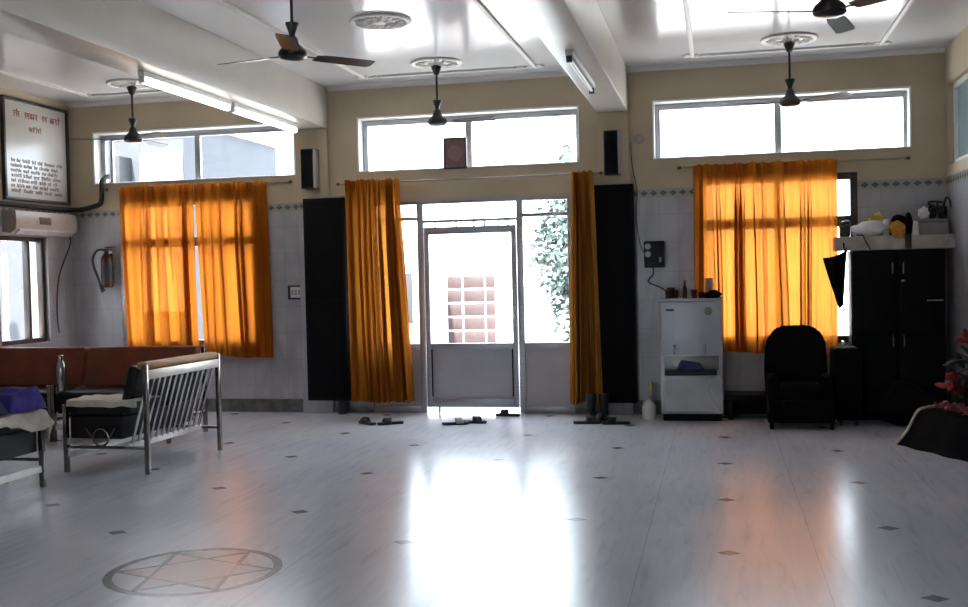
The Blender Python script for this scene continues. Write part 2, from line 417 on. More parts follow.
# ceiling medallions
def medallion(x, y, label):
    o = thing('ceiling_medallion', label, 'ceiling rose', (x, y, H), 0, 'plaster ceiling roses')
    b = MB().lathe([(.255, 0), (.262, -.010), (.25, -.022), (.225, -.022), (.215, -.012), (.12, -.012), (.10, -.024), (.04, -.03), (.001, -.03)], n=48)
    b.build('disc', MT['plaster'], o, world=False)
    f = MB()
    for k in range(16):
        a = R(22.5*k); f.ell((.168*math.cos(a), .168*math.sin(a), -.016), (.045, .020, .014), rot('Z', 22.5*k), seg=8)
    for k in range(8):
        a = R(45*k+11); f.ell((.075*math.cos(a), .075*math.sin(a), -.026), (.035, .018, .012), rot('Z', 45*k), seg=8)
    f.build('leaf_ring', MT['plaster'], o, world=False)
    return o
FY = 10.35
medallion(-2.73, FY, 'round plaster ceiling rose over the fan before the door')
medallion(.68, FY, 'round plaster ceiling rose over the fan before the right window')
medallion(-2.72, 8.52, 'large leafy plaster ceiling rose with no fan under it')
medallion(-2.84, 6.90, 'round plaster ceiling rose over the large near fan left of centre')
medallion(-6.11, FY, 'round plaster ceiling rose over the fan before the left window')
medallion(.68, 6.75, 'round plaster ceiling rose over the nearest right hand fan')

# ------------------------------------------------------------------ windows
def frame_rect(b, x0, x1, z0, z1, y0, y1, w, bev=.004):
    b.box(x0, x0+w, y0, y1, z0, z1, bev); b.box(x1-w, x1, y0, y1, z0, z1, bev)
    b.box(x0+w, x1-w, y0, y1, z1-w, z1, bev); b.box(x0+w, x1-w, y0, y1, z0, z0+w, bev)
wn = [0]
def win(loc):
    wn[0] += 1; o = root('window_%d' % wn[0], loc); struct(o); return o
def top_window(x0, x1, slides):
    z0, z1 = 2.68, 3.29; o = win(((x0+x1)/2, YB+.1, z0))
    b = MB()                                    # white painted lining of the opening
    b.box(x0, x0+.02, YB-.012, YB+.16, z0, z1, .003).box(x1-.02, x1, YB-.012, YB+.16, z0, z1, .003).box(x0+.02, x1-.02, YB-.012, YB+.16, z1-.022, z1, .003).box(x0+.02, x1-.02, YB-.012, YB+.16, z0, z0+.012, .003)
    b.build('lining', MT['white'], o)
    b = MB()
    b.box(x0+.02, x0+.075, YB+.13, YB+.18, z0+.012, z1-.022, .004).box(x1-.055, x1-.02, YB+.13, YB+.18, z0+.012, z1-.022, .004).box(x0+.075, x1-.055, YB+.13, YB+.18, z1-.085, z1-.022, .004).box(x0+.075, x1-.055, YB+.13, YB+.18, z0+.012, z0+.028, .004)
    b.build('window_frame', MT['alu'], o)
    xm = (x0+x1)/2
    b = MB().box(xm-.035, xm+.035, YB+.13, YB+.175, z0+.02, z1-.06, .004)
    for s in slides: b.box(s-.02, s+.02, YB+.135, YB+.175, z0+.02, z1-.06, .004)
    b.build('mullion', MT['alu'], o)
    for a, c in ((x0+.07, xm-.03), (xm+.03, x1-.07)):
        MB().box(a, c, YB+.158, YB+.162, z0+.02, z1-.07).build('pane', MT['glass'], o)
    return o
top_window(*TOPS[0], slides=[-7.03]); top_window(*TOPS[1], slides=[]); top_window(*TOPS[2], slides=[])
def low_window(x0, x1, z0, z1, dark):
    o = win(((x0+x1)/2, YB+.08, z0)); m = MT['darkwood'] if dark else MT['alu']
    b = MB(); frame_rect(b, x0, x1, z0, z1, YB-.012, YB+.10, .07); b.build('window_frame', m, o)
    zt = 1.97
    b = MB().box(x0+.06, x1-.06, YB-.012, YB+.09, zt-.055, zt+.055, .004); b.build('transom', m, o)
    n = 2; b = MB()
    for k in range(1, n):
        xm = x0+(x1-x0)*k/n; b.box(xm-.03, xm+.03, YB+.02, YB+.08, z0+.06, zt-.04, .004); b.box(xm-.03, xm+.03, YB+.02, YB+.08, zt+.04, z1-.06, .004)
    b.build('mullion', m, o)
    MB().box(x0+.06, x1-.06, YB+.053, YB+.057, zt+.04, z1-.06).build('pane', MT['glass'], o)
    MB().box(x0+.06, x1-.06, YB+.053, YB+.057, z0+.06, zt-.04).build('pane', MT['glass'], o)
    return o
low_window(*LOWL, dark=False); low_window(*LOWR, dark=True)

def side_window(xf, xs, y0, y1, z0, z1, frame, pane, bars):
    """window in a side wall; xf is the inner face, xs the direction outwards"""
    o = win((xf+xs*.1, (y0+y1)/2, z0)); b = MB()
    X = sorted((xf+xs*.05, xf+xs*.12)); w = .05
    b.box(*X, y0, y0+w, z0, z1, .004); b.box(*X, y1-w, y1, z0, z1, .004); b.box(*X, y0+w, y1-w, z1-w, z1, .004); b.box(*X, y0+w, y1-w, z0, z0+w, .004)
    b.build('window_frame', frame, o)
    b = MB()
    for k in bars: b.box(*X, k-.02, k+.02, z0+w, z1-w, .004)
    if bars: b.build('mullion', frame, o)
    Xp = sorted((xf+xs*.083, xf+xs*.087)); MB().box(*Xp, y0+.04, y1-.04, z0+.04, z1-.04).build('pane', pane, o)
    return o
for i, (y0, y1, z0, z1) in enumerate(LW): side_window(XL, -1, y0, y1, z0, z1, MT['darkwood'], MT['glass'], [10.52])
for i, (y0, y1, z0, z1) in enumerate(RW): side_window(XR, 1, y0, y1, z0, z1, MT['white'] if i == 0 else MT['alu'], MT['frost'] if i < 2 else MT['glass'], [] if i == 0 else [(y0+y1)/2])
for x0, x1, z0, z1 in FW:  # frame and pane of the added fill window
    o = win(((x0+x1)/2, YF-.1, z0)); b = MB(); frame_rect(b, x0, x1, z0, z1, YF-.14, YF-.06, .06)
    b.box((x0+x1)/2-.03, (x0+x1)/2+.03, YF-.14, YF-.06, z0+.06, z1-.06); b.build('window_frame', MT['alu'], o)
    MB().box(x0+.05, x1-.05, YF-.102, YF-.098, z0+.05, z1-.05).build('pane', MT['glass'], o)

# ------------------------------------------------------------------ glazed door screen
x0, x1 = DOOR[0], DOOR[1]; zt = 2.33; ya, yb = YB+.01, YB+.07
d = struct(root('door_1', ((x0+x1)/2, YB+.04, 0)))
b = MB()
for xa in (x0, x1-.05): b.box(xa, xa+.05, ya, yb, 0, zt, .004)
for xc in (-3.205, -2.09): b.box(xc-.035, xc+.035, ya, yb, 0, zt-.03, .004)
b.box(x0+.05, x1-.05, ya, yb, zt-.03, zt, .004)
b.box(x0+.05, -3.24, ya, yb, 2.125, 2.165, .004); b.box(-2.055, x1-.05, ya, yb, 2.125, 2.165, .004); b.box(-3.17, -2.125, ya, yb, 2.095, 2.125, .004)
for xa, xb in ((x0+.05, -3.24), (-2.055, x1-.05)):
    b.box(xa, xb, ya, yb, .70, .765, .004); b.box(xa, xb, ya, yb, 0, .08, .004)
b.build('door_frame', MT['alu'], d)
for xa, xb in ((x0+.05, -3.24), (-2.055, x1-.05)):
    MB().box(xa-.005, xb+.005, YB+.03, YB+.05, .07, .71).build('lower_panel', MT['panel'], d)
    MB().box(xa-.005, xb+.005, YB+.038, YB+.042, .76, 2.13).build('pane', MT['glass'], d)
    MB().box(xa-.005, xb+.005, YB+.038, YB+.042, 2.16, 2.31).build('pane', MT['glass'], d)
MB().box(-3.175, -2.12, YB+.038, YB+.042, 2.12, 2.31).build('pane', MT['glass'], d)
b = MB()                                        # row of short bars in the slot above the leaf
for xc in (-3.04, -2.80, -2.60, -2.48, -2.33, -2.22): b.box(xc-.009, xc+.009, YB+.03, YB+.05, 2.03, 2.10)
b.build('vent_bars', MT['alu'], d)
la, lb = -3.163, -2.132
leaf = MB()
leaf.box(la, la+.055, YB+.005, YB+.05, .062, 2.045, .004); leaf.box(lb-.055, lb, YB+.005, YB+.05, .062, 2.045, .004)
leaf.box(la+.055, lb-.055, YB+.005, YB+.05, 1.965, 2.045, .004); leaf.box(la+.055, lb-.055, YB+.005, YB+.05, .70, .765, .004); leaf.box(la+.055, lb-.055, YB+.005, YB+.05, .062, .16, .004)
lf = leaf.build('door_leaf', MT['alu'], d)
lf.name = 'door_leaf'
MB().box(la+.05, lb-.05, YB+.02, YB+.04, .15, .71).build('leaf_panel', MT['panel'], lf)
MB().box(la+.05, lb-.05, YB+.028, YB+.032, .76, 1.97).build('leaf_pane', MT['glass'], lf)
b = MB().tube([(-2.155, YB+.006, 1.02), (-2.155, YB-.035, 1.03), (-2.155, YB-.04, 1.10), (-2.155, YB-.035, 1.17), (-2.155, YB+.006, 1.18)], .009)
b.build('handle', MT['chrome'], lf)
b = MB().box(la+.055, la+.07, YB+.003, YB+.012, .18, .70); b.box(lb-.07, lb-.055, YB+.003, YB+.012, .18, .70); b.build('gasket', MT['black'], lf)
b = MB().cyl((-3.03, YB+.02, .0), (-3.03, YB+.02, .075), .012); b.build('floor_bolt', MT['dark'], lf)

# ------------------------------------------------------------------ curtains
def curtain(label, xt, xb, zt, zb, y, pleats, amp, seed, m, group, flare=1.0, swing=(0., 0.), over=.8, warp=0., loose=0., ridge=1.):
    """pleated cloth; `over` lets folds lap over each other, `warp` crowds the pleats to the right, `loose` flattens the left part"""
    rnd = random.Random(seed); ph = [rnd.uniform(0, 6.28) for _ in range(8)]
    def f(u, v):
        e = xt[0]+(xb[0]-xt[0])*v**1.2; g = xt[1]+(xb[1]-xt[1])*v**1.2
        uu = (1-warp)*u+warp*u**3
        w = pleats*uu + .30*math.sin(2*math.pi*pleats*.37*u+ph[0]) + .22*math.sin(2*math.pi*pleats*.61*u+ph[1]) + .10*math.sin(4*v+ph[6])*math.sin(9*u+ph[7])
        k = 1-loose*max(0, 1-u*2.0)
        a = amp*k*(.55+.45*min(1, v*3))*(1+.35*math.sin(5*u+ph[2]))*(1+(flare-1)*v)
        s = math.sin(2*math.pi*w)
        s = 2*(.5+.5*s)**ridge-1
        head = .25*amp*math.sin(2*math.pi*pleats*3*u)*max(0, 1-v*14)
        edge = min(1, 8*u, 8*(1-u))
        x = e+(g-e)*u + over*a*math.sin(4*math.pi*w+ph[4])*.5*(.35+.65*min(1, v*4))*edge
        z = zt+(zb+swing[0]*(1-u)+swing[1]*u-zt)*v + (.008*math.sin(9*u+ph[5]) if v > .5 else .006*s*(1-2*v))
        return (x, y-a*s*.9-head, z)
    n = int(max(pleats, 5)*34)
    o = MB().grid(f, n, 46).build('curtain', m)
    return tag(o, label, 'curtain', group)
G1 = 'orange curtains'
CY = YB-.075
curtain('left half of the orange curtain over the left window', (-6.80, -5.86), (-6.76, -5.83), 2.632, .70, CY-.01, 6, .042, 1, MT['curtain'], G1, 1.1, (.02, -.02), ridge=1.4)
curtain('right half of the orange curtain over the left window', (-5.86, -4.97), (-5.78, -4.94), 2.627, .645, CY-.01, 6, .042, 5, MT['curtain'], G1, 1.15, (.02, -.03))
curtain('gathered orange curtain left of the glazed door', (-3.96, -3.36), (-3.94, -3.26), 2.572, .15, YB-.27, 9, .085, 3, MT['curtain2'], G1, 1.15, warp=.45, loose=.8, over=.6, ridge=2.0)
curtain('narrow gathered orange curtain right of the glazed door', (-1.475, -1.25), (-1.53, -1.20), 2.560, .15, YB-.27, 6, .085, 9, MT['curtain3'], G1, 1.2, over=.3, ridge=2.6)
curtain('left half of the orange curtain over the right window', (-.24, .45), (-.25, .46), 2.592, .665, CY-.01, 6, .044, 12, MT['curtain'], G1, 1.2, (.0, -.02))
curtain('right half of the orange curtain over the right window, black chair before it', (.44, 1.18), (.45, 1.165), 2.592, .68, CY-.01, 5, .042, 22, MT['curtain'], G1, 1.2)
def rod(label, xa, xb, z, out=.026):
    yr = YB-out
    o = thing('curtain_rod', label, 'curtain rod', ((xa+xb)/2, yr, z-.03), 0, 'curtain rods')
    MB().cyl((xa, yr, z), (xb, yr, z), .010, n=12).build('pole', MT['rod'], o)
    for s, xe in ((-1, xa), (1, xb)):
        MB().ell((xe+s*.020, yr, z), (.024, .018, .018), seg=12).build('finial', MT['wood'], o)
        MB().box(xe-s*.08-.008, xe-s*.08+.008, yr, YB+.002, z-.010, z+.010, .003).build('bracket', MT['greyplast'], o)
    return o
rod('thin curtain rod over the left window', -6.98, -4.72, 2.612)
rod('thin curtain rod over the glazed door', -4.06, -1.20, 2.545, .165)
rod('thin curtain rod over the right window', -.36, 1.84, 2.575)

# ------------------------------------------------------------------ black column panels and speakers
def column_panel(label, xa, xb, zb, zt_):
    o = thing('column_panel', label, 'panel', ((xa+xb)/2, YB-.12, zb), 0, 'black column panels')
    MB().box(xa, xb, YB-.17, YB-.071, zb, zt_, .006).build('body', MT['black'], o)
    b = MB().box(xa+.03, xb-.03, YB-.178, YB-.168, zb+.03, (zb+zt_)/2-.006, .004).box(xa+.03, xb-.03, YB-.178, YB-.168, (zb+zt_)/2+.006, zt_-.03, .004)
    b.build('face_boards', MT['grille'], o)
    MB().box(xa+.04, xb-.02, YB-.15, YB-.072, zt_, zt_+.02, .003).build('top_ledge', MT['greyplast'], o)
column_panel('tall black panel on the left column', -4.50, -4.02, .15, 2.40)
column_panel('tall black panel on the right column beside the water cooler', -1.34, -.85, .135, 2.42)
def speaker(label, x, z0, z1):
    o = thing('wall_speaker', label, 'speaker', (x, YB-.13, z0), 0, 'column speakers')
    MB().box(x-.085, x+.085, YB-.19, YB-.072, z0, z1, .008).build('cabinet', MT['plastic'], o)
    MB().box(x-.07, x+.055, YB-.198, YB-.188, z0+.015, z1-.015, .004).build('grille', MT['grille'], o)
    MB().box(x+.062, x+.09, YB-.195, YB-.075, z0+.005, z1-.005, .004).build('side_strip', MT['greyplast'], o)
speaker('slim black speaker high on the left column', -4.42, 2.51, 2.95)
speaker('slim black speaker high on the right column', -1.06, 2.52, 2.98)

# ------------------------------------------------------------------ ceiling fans
def make_fan(label):
    o = thing('ceiling_fan', label, 'ceiling fan', (0, 0, 0), 0, 'dark ceiling fans')
    MB().cyl((0, 0, -.02), (0, 0, -.44), .011, n=12).build('down_rod', MT['fan'], o, world=False)
    MB().lathe([(.02, 0), (.05, -.015), (.05, -.03), (.022, -.10), (.014, -.10)], n=24).build('top_canopy', MT['fan'], o, world=False)
    MB().lathe([(.014, -.345), (.046, -.352), (.046, -.362), (.024, -.42), (.020, -.44), (.03, -.455)], n=24).build('lower_canopy', MT['fan'], o, world=False)
    MB().lathe([(.02, -.44), (.035, -.455), (.045, -.50), (.085, -.535), (.098, -.555), (.098, -.585), (.082, -.60), (.04, -.608), (.001, -.61)], n=36).build('motor', MT['fan'], o, world=False)
    for k in range(3):
        rz = rot('Z', 120*k)
        b = MB().box(.08, .20, -.018, .018, -.578, -.572, .002, M4=rz); ir = b.build('blade_arm', MT['fan'], o, world=False)
        pts = [(.17, -.045), (.25, -.060), (.58, -.066), (.62, -.055), (.625, .03), (.60, .058), (.25, .055), (.17, .045)]
        bb = bmesh.new(); lo = [bb.verts.new((x, y, -.0025)) for x, y in pts]; hi = [bb.verts.new((x, y, .0025)) for x, y in pts]
        bb.faces.new(lo[::-1]); bb.faces.new(hi)
        for q in range(len(pts)): bb.faces.new((lo[q], lo[(q+1) % len(pts)], hi[(q+1) % len(pts)], hi[q]))
        b = MB(); b.merge(bb, rz @ Matrix.Translation((0, 0, -.575)) @ rot('X', -10))
        b.build('blade', MT['blade'], o, world=False)
    return o
f0 = make_fan('dark ceiling fan hanging before the left window')
f0.location = (-6.11, FY, H-.028); f0.rotation_euler[2] = R(-32)
dup(f0, (-2.73, FY, H-.028), R(-8), 'dark ceiling fan hanging before the window over the door')
dup(f0, (.68, FY, H-.028), R(-38), 'dark ceiling fan hanging before the right window')
dup(f0, (-2.84, 6.90, H-.028), R(48), 'large near dark ceiling fan left of centre, one blade catching light')
dup(f0, (.68, 6.75, H-.028), R(-45), 'near dark ceiling fan cut by the top edge, on the right')

# ------------------------------------------------------------------ tube lights
def tube_light(label, x, y0, y1, z, lit, group):
    o = thing('tube_light', label, 'tube light', (x, (y0+y1)/2, z-.1), 0, group)
    MB().box(x-.03, x+.03, y0, y1, z-.045, z+.001, .006).build('batten', MT['white'], o)
    r = .027 if lit else .014  # lit tube made thicker to stand in for its bloom
    MB().cyl((x, y0+.03, z-.07), (x, y1-.03, z-.07), r, n=14).build('tube', MT['lit'] if lit else MT['unlit'], o)
    for ye in (y0, y1-.035): MB().box(x-.022, x+.022, ye, ye+.035, z-.095, z-.044, .004).build('end_holder', MT['white'] if lit else MT['dark'], o)
    return o
tube_light('lit tube light under the left beam, half nearer the back wall', -4.44, 9.27, 10.82, 3.186, True, 'lit tube lights')
tube_light('lit tube light under the left beam, half nearer the camera', -4.44, 7.66, 9.21, 3.186, True, 'lit tube lights')
tube_light('unlit tube light under the right beam', -1.07, 7.97, 9.45, 3.186, False, None)

# ------------------------------------------------------------------ left wall: notice board, air conditioner, pipe
o = thing('notice_board', 'large framed white notice board with red heading on the left wall', 'notice board', (XL+.02, 10.63, 2.43))
b = MB(); ya_, yb_, za_, zb_ = 10.04, 11.21, 2.44, 3.56
for q in ((ya_, yb_, zb_-.035, zb_), (ya_, yb_, za_, za_+.035), (ya_, ya_+.035, za_+.035, zb_-.035), (yb_-.035, yb_, za_+.035, zb_-.035)): b.box(XL-.001, XL+.045, *q, .005)
b.build('frame', MT['darkwood'], o)
MB().box(XL-.001, XL+.022, ya_+.03, yb_-.03, za_+.03, zb_-.03).build('sheet', MT['boardw'], o)
def strokes(b, y, z, w, h, rnd):
    """a word of a hanging-bar script: top bar with stems and curls"""
    X = (XL+.021, XL+.0245); b.box(*X, y, y+w, z+h*.82, z+h)
    q = y+h*.2
    while q < y+w-h*.2:
        b.box(*X, q, q+h*.2, z, z+h*.82)
        k = rnd.random()
        if k < .7: b.box(*X, q-h*.28, q, z+h*rnd.choice((.1, .35, .5)), z+h*rnd.choice((.55, .66, .75)))
        if k > .6: b.box(*X, q-h*.05, q+h*.3, z+h, z+h*1.35)
        q += h*rnd.uniform(.55, .85)
rnd = random.Random(3); b = MB()
for y, w in ((10.23, .11), (10.43, .23), (10.74, .10), (10.89, .19)): strokes(b, y, 3.36, w, .065, rnd)
b.build('heading', MT['ink'], o)
b = MB()
strokes(b, 10.50, 3.22, .22, .05, rnd)
b.build('subtitle', MT['ink2'], o)
b = MB()
for k in range(7):
    y = 10.16 + .04*rnd.random()
    while y < 11.0:
        w = rnd.uniform(.06, .2); strokes(b, y, 2.86-.055*k, min(w, 11.1-y), .032, rnd); y += w+.03
b.build('small_lettering', MT['ink2'], o)

o = thing('air_conditioner', 'yellowed wall air conditioner on the left wall below the notice board', 'air conditioner', (XL+.1, 10.6, 2.07))
prof = [(XL-.001, 2.09), (XL+.10, 2.075), (XL+.165, 2.12), (XL+.175, 2.20), (XL+.168, 2.30), (XL+.15, 2.32), (XL-.001, 2.32)]
MB().prism(prof, 10.02, 11.12).build('casing', MT['acw'], o)
MB().box(XL+.165, XL+.182, 10.42, 10.62, 2.18, 2.26, .004).build('label_plate', MT['wood'], o)
MB().prism([(XL+.09, 2.068), (XL+.11, 2.062), (XL+.172, 2.105), (XL+.164, 2.125)], 10.08, 11.06).build('louvre', MT['greyplast'], o)
pp = [(XL+.05, 9.6, 2.39), (XL+.05, 10.9, 2.385), (XL+.05, 11.12, 2.385), (XL+.10, 11.19, 2.385), (XL+.2, 11.21, 2.39), (-7.14, 11.21, 2.42), (-7.07, 11.21, 2.45), (-7.05, 11.21, 2.52), (-7.05, 11.21, 2.60), (-7.05, 11.225, 2.70), (-7.05, 11.30, 2.76), (-7.05, 11.36, 2.78)]
def smooth_path(P, n=5):
    P = [Vector(p) for p in P]; out = []
    for i in range(len(P)-1):
        a, b_, c, d_ = P[max(i-1, 0)], P[i], P[i+1], P[min(i+2, len(P)-1)]
        for k in range(n):
            t_ = k/n; out.append(.5*((2*b_)+(c-a)*t_+(2*a-5*b_+4*c-d_)*t_**2+(3*b_-a-3*c+d_)*t_**3))
    return out+[P[-1]]
o = tag(MB().tube(smooth_path(pp), .028, 12).build('insulated_pipe', MT['pipe']), 'black insulated pipe running along the left corner up to the top window', 'pipe')
o = tag(MB().tube(smooth_path([(XL+.02, 11.15, 2.10), (XL+.035, 11.19, 2.0), (XL+.03, 10.95, 1.6), (XL+.025, 10.9, 1.2), (XL+.03, 10.92, .95)]), .008, 8).build('drain_hose', MT['dark']), 'thin dark drain hose beside the left wall window', 'hose')

# fire extinguisher on the back wall
ex, ez = -7.00, 1.46
o = thing('fire_extinguisher', 'dark fire extinguisher with hose loop hung beside the left curtain', 'fire extinguisher', (ex, YB-.08, ez))
MB().lathe([(.001, 0), (.055, .004), (.066, .02), (.066, .31), (.055, .36), (.025, .40), (.022, .43), (.001, .43)], (ex, YB-.08, ez), n=24).build('cylinder', MT['red'], o)
MB().lathe([(.067, .10), (.0675, .11), (.0675, .25), (.067, .26)], (ex, YB-.08, ez), n=24).build('body_label', MT['sandal'], o)
b = MB().box(ex-.02, ex+.02, YB-.10, YB-.06, ez+.42, ez+.46, .004); b.box(ex-.02, ex+.08, YB-.088, YB-.072, ez+.465, ez+.48, .004); b.box(ex-.02, ex+.07, YB-.088, YB-.072, ez+.435, ez+.447, .004)
b.build('valve', MT['dark'], o)
MB().tube(smooth_path([(ex-.015, YB-.09, ez+.44), (ex-.10, YB-.10, ez+.44), (ex-.165, YB-.10, ez+.36), (ex-.16, YB-.10, ez+.25), (ex-.10, YB-.11, ez+.11), (ex-.05, YB-.15, ez+.02)]), .015, 10).build('hose', MT['dark'], o)
MB().cyl((ex-.055, YB-.15, ez+.03), (ex-.01, YB-.16, ez-.04), .016, .030, 12).build('nozzle', MT['dark'], o)
MB().box(ex-.03, ex+.03, YB-.02, YB+.001, ez+.1, ez+.40, .003).build('bracket', MT['dark'], o)

# switch plates
o = thing('switch_plate', 'white switch plate with black ends on the tiles left of the left column', 'switch plate', (-4.67, YB-.015, 1.28))
MB().box(-4.77, -4.57, YB-.018, YB+.001, 1.28, 1.44, .004).build('back_box', MT['dark'], o)
MB().box(-4.735, -4.605, YB-.026, YB-.017, 1.30, 1.42, .004).build('plate', MT['whiteplast'], o)
for k in range(3):
    MB().box(-4.722+.04*k, -4.697+.04*k, YB-.032, YB-.025, 1.33, 1.39, .002).build('switch', MT['greyplast'], o)
o = thing('voltage_stabiliser', 'black voltage stabiliser box on the tiles above the water cooler', 'stabiliser', (-.65, YB-.06, 1.545))
MB().box(-.755, -.545, YB-.13, YB+.001, 1.545, 1.82, .012).build('case', MT['plastic'], o)
for z in (1.765, 1.685): MB().lathe([(.032, 0), (.032, .010), (.026, .014), (.001, .014)], (-.712, YB-.128, z), n=20, M4=rot('X', 90)).build('dial', MT['greyplast'], o)
MB().box(-.60, -.575, YB-.138, YB-.128, 1.60, 1.65, .003).build('switch', MT['greyplast'], o)
MB().tube(smooth_path([(-.67, YB-.05, 1.55), (-.665, YB-.07, 1.48), (-.72, YB-.05, 1.40), (-.60, YB-.10, 1.34), (-.50, YB-.18, 1.28)]), .007, 8).build('power_cord', MT['dark'], o)
tag(MB().tube(smooth_path([(-.88, YB-.012, 2.86), (-.865, YB-.012, 2.6), (-.82, YB-.012, 2.35), (-.835, YB-.012, 2.1), (-.80, YB-.012, 1.8), (-.757, YB-.02, 1.70)]), .0045, 8).build('loose_cable', MT['dark']), 'dark cable hanging down the wall beside the right column', 'cable')
o = thing('wall_hook', 'small round pale ceiling fan regulator on the wall beside the right column', 'regulator', (-.79, YB-.02, 2.86))
o.name = 'fan_regulator'
MB().lathe([(.05, 0), (.05, .012), (.042, .02), (.001, .02)], (-.79, YB+.001, 2.90), n=24, M4=rot('X', 90)).build('plate', MT['acw'], o)
MB().lathe([(.018, .018), (.018, .04), (.001, .042)], (-.79, YB+.001, 2.90), n=16, M4=rot('X', 90)).build('knob', MT['greyplast'], o)

# small framed emblem hanging in front of the middle top window
o = thing('framed_emblem', 'small brown picture with a round emblem below the top window', 'picture', (-2.775, YB-.05, 2.67))
b = MB(); frame_rect(b, -2.905, -2.645, 2.67, 3.01, YB-.05, YB-.018, .018, .003); b.build('frame', MT['darkwood'], o)
MB().box(-2.895, -2.655, YB-.042, YB-.024, 2.68, 3.0).build('picture_sheet', MT['emblem_sheet'], o)
MB().lathe([(.085, 0), (.085, .004), (.066, .005), (.066, .002), (.03, .002), (.03, .005), (.001, .005)], (-2.775, YB-.042, 2.84), n=28, M4=rot('X', 90)).build('emblem', MT['emblem_ring'], o)

# ------------------------------------------------------------------ sofas
def make_sofa(name, label, cat, w, back_mat, group=None, two=True, seat=.50, pad=None):
    """front is -y, width along x; legs, rails, slatted leaning back, cushions"""
    o = thing(name, label, cat, (0, 0, 0), 0, group); hw = w/2; D = .365; L = .019
    for sx in (-1, 1):
        MB().box(sx*hw-L, sx*hw+L, -D-L, -D+L, 0, .545, .006).build('leg', MT['darkchrome'], o, world=False)
        MB().box(sx*hw-L, sx*hw+L, D-L, D+L, 0, .865, .006).build('leg', MT['darkchrome'], o, world=False)
    b = MB()
    for y in (-D, ): b.box(-hw+L, hw-L, y-.012, y+.012, .115, .165, .003)
    b.box(-hw+L, hw-L, .17, .20, .19, .235, .003)
    for sx in (-1, 1): b.box(sx*hw-.010, sx*hw+.010, .17, D-L, .2, .222, .003)
    b.build('lower_rail', MT['rail'], o, world=False)
    MB().box(-hw+L, hw-L, D-.016, D+.022, .745, .818, .004).build('top_rail', MT['rail'], o, world=False)
    MB().box(-hw+.01, hw-.01, D-.085, D+.012, .822, .88 if pad is None else .865, .018, 3).build('top_pad', pad or MT['tanrex'], o, world=False)
    b = MB(); n = int(w/.085)
    for k in range(n):
        x = -hw+.06+(w-.12)*k/(n-1); b.tube([(x, D, .79), (x, .185, .21)], .012, 8)
    b.build('back_slats', MT['chrome'], o, world=False)
    MB().box(-hw+.025, hw-.025, -D+.02, .13, .27, .45, .01).build('seat_base', MT['darkseat'], o, world=False)
    ns = 2 if two else 1
    for k in range(ns):
        xa = -hw+.02+(w-.04)*k/ns; xb_ = -hw+.02+(w-.04)*(k+1)/ns
        MB().box(xa+.004, xb_-.004, -D-.01, .14, min(.451, seat-.04), seat+.03, .035, 4).build('seat_cushion', MT['darkseat'], o, world=False)
        lean = Matrix.Translation((0, .13 if pad is None else .16, .45)) @ rot('X', -15)
        MB().box(xa+.006-(.03 if pad else 0), xb_-.006+(.03 if pad else 0), -.045, .055, .02, .41 if pad is None else .43, .03, 4, M4=lean).build('back_cushion', back_mat, o, world=False)
    for sx in (-1, 1):                                  # a ring ornament in each side frame
        b = MB()
        for yy in (-.05,):
            ring = [(sx*hw, yy+.07*math.cos(R(a)), .285+.07*math.sin(R(a))) for a in range(0, 361, 20)]
            b.tube(ring, .008, 8)
            b.tube([(sx*hw, yy-.13, .36), (sx*hw, yy-.09, .30), (sx*hw, yy-.07, .285)], .007, 8); b.tube([(sx*hw, yy+.13, .36), (sx*hw, yy+.09, .30), (sx*hw, yy+.07, .285)], .007, 8)
        b.box(sx*hw-.010, sx*hw+.010, -D+L, D-L, .195, .218, .003)
        b.build('side_ornament', MT['darkchrome'], o, world=False)
    return o
GS = 'steel framed sofas'
c1 = make_sofa('steel_sofa', 'rust cushioned steel sofa at the back, ending nearer the left window curtain', 'sofa', 1.20, MT['rust'], GS, two=False, seat=.45, pad=MT['rust'])
c1.location = (-5.64, 9.36, 0)
dup(c1, (-6.88, 9.36, 0), 0, 'rust cushioned steel sofa at the back, in the left corner')
sa = make_sofa('steel_sofa', 'black steel sofa seen from its slatted back with tan padded top', 'sofa', 1.15, MT['darkseat'], GS, seat=.53)
sa.location = (-4.74, 8.10, 0); sa.rotation_euler[2] = R(-90-2)
dup(sa, (-5.305, 6.385, 0), R(90), 'steel framed sofa at the left edge under a cream sheet')

def drape(o_rz, loc, f, nu, nv, name, m, label, cat, thick=.006):
    """cloth given in the local frame of a seat"""
    Mx = Matrix.Translation(loc) @ rot('Z', o_rz); b = MB().grid(f, nu, nv)
    bmesh.ops.transform(b.bm, matrix=Mx, verts=b.bm.verts)
    return tag(b.build(name, m, thick=thick), label, cat)
def sheet_f(hw, y0, y1, z, side, front):
    def f(u, v):
        a = -hw+(2*hw+side)*u; s = ((y1-y0)+front)*v          # overhang on the +x side and over the front
        ov = max(0, a-hw-.03); x = min(a, hw+.03)
        yy = max(y1-s, y0); ovf = max(0, s-(y1-y0))
        k = abs(noise.noise(Vector((a*6, s*6, 1.3))))*.03
        fr = ovf*(.80+.35*math.sin(u*9+1)); sd = ov*(.8+.3*math.sin(s*16))
        z_ = z+.014+k-max(fr, sd)
        yy -= .028*min(1, ovf*12)+.016*math.sin(u*30)*min(1, ovf*8)
        x += (.05+.03*math.sin(s*20))*min(1, ov*7)
        return (x, yy, z_)
    return f
drape(90, (-5.305, 6.385, 0), sheet_f(.575, -.385, .12, .562, .26, .13), 70, 50, 'bed_sheet', MT['cream'], 'crumpled cream sheet draped over the seat at the left edge', 'sheet')
def fold_f(hx, hy, z, h, seed):
    def f(u, v):
        x = -hx+2*hx*u; y = -hy+2*hy*v
        e = min(1, 6*min(u, 1-u))*min(1, 6*min(v, 1-v))
        return (x, y, z+h*e**.5*(1+.35*noise.noise(Vector((x*6+seed, y*6, 0))))-.0*e)
    return f
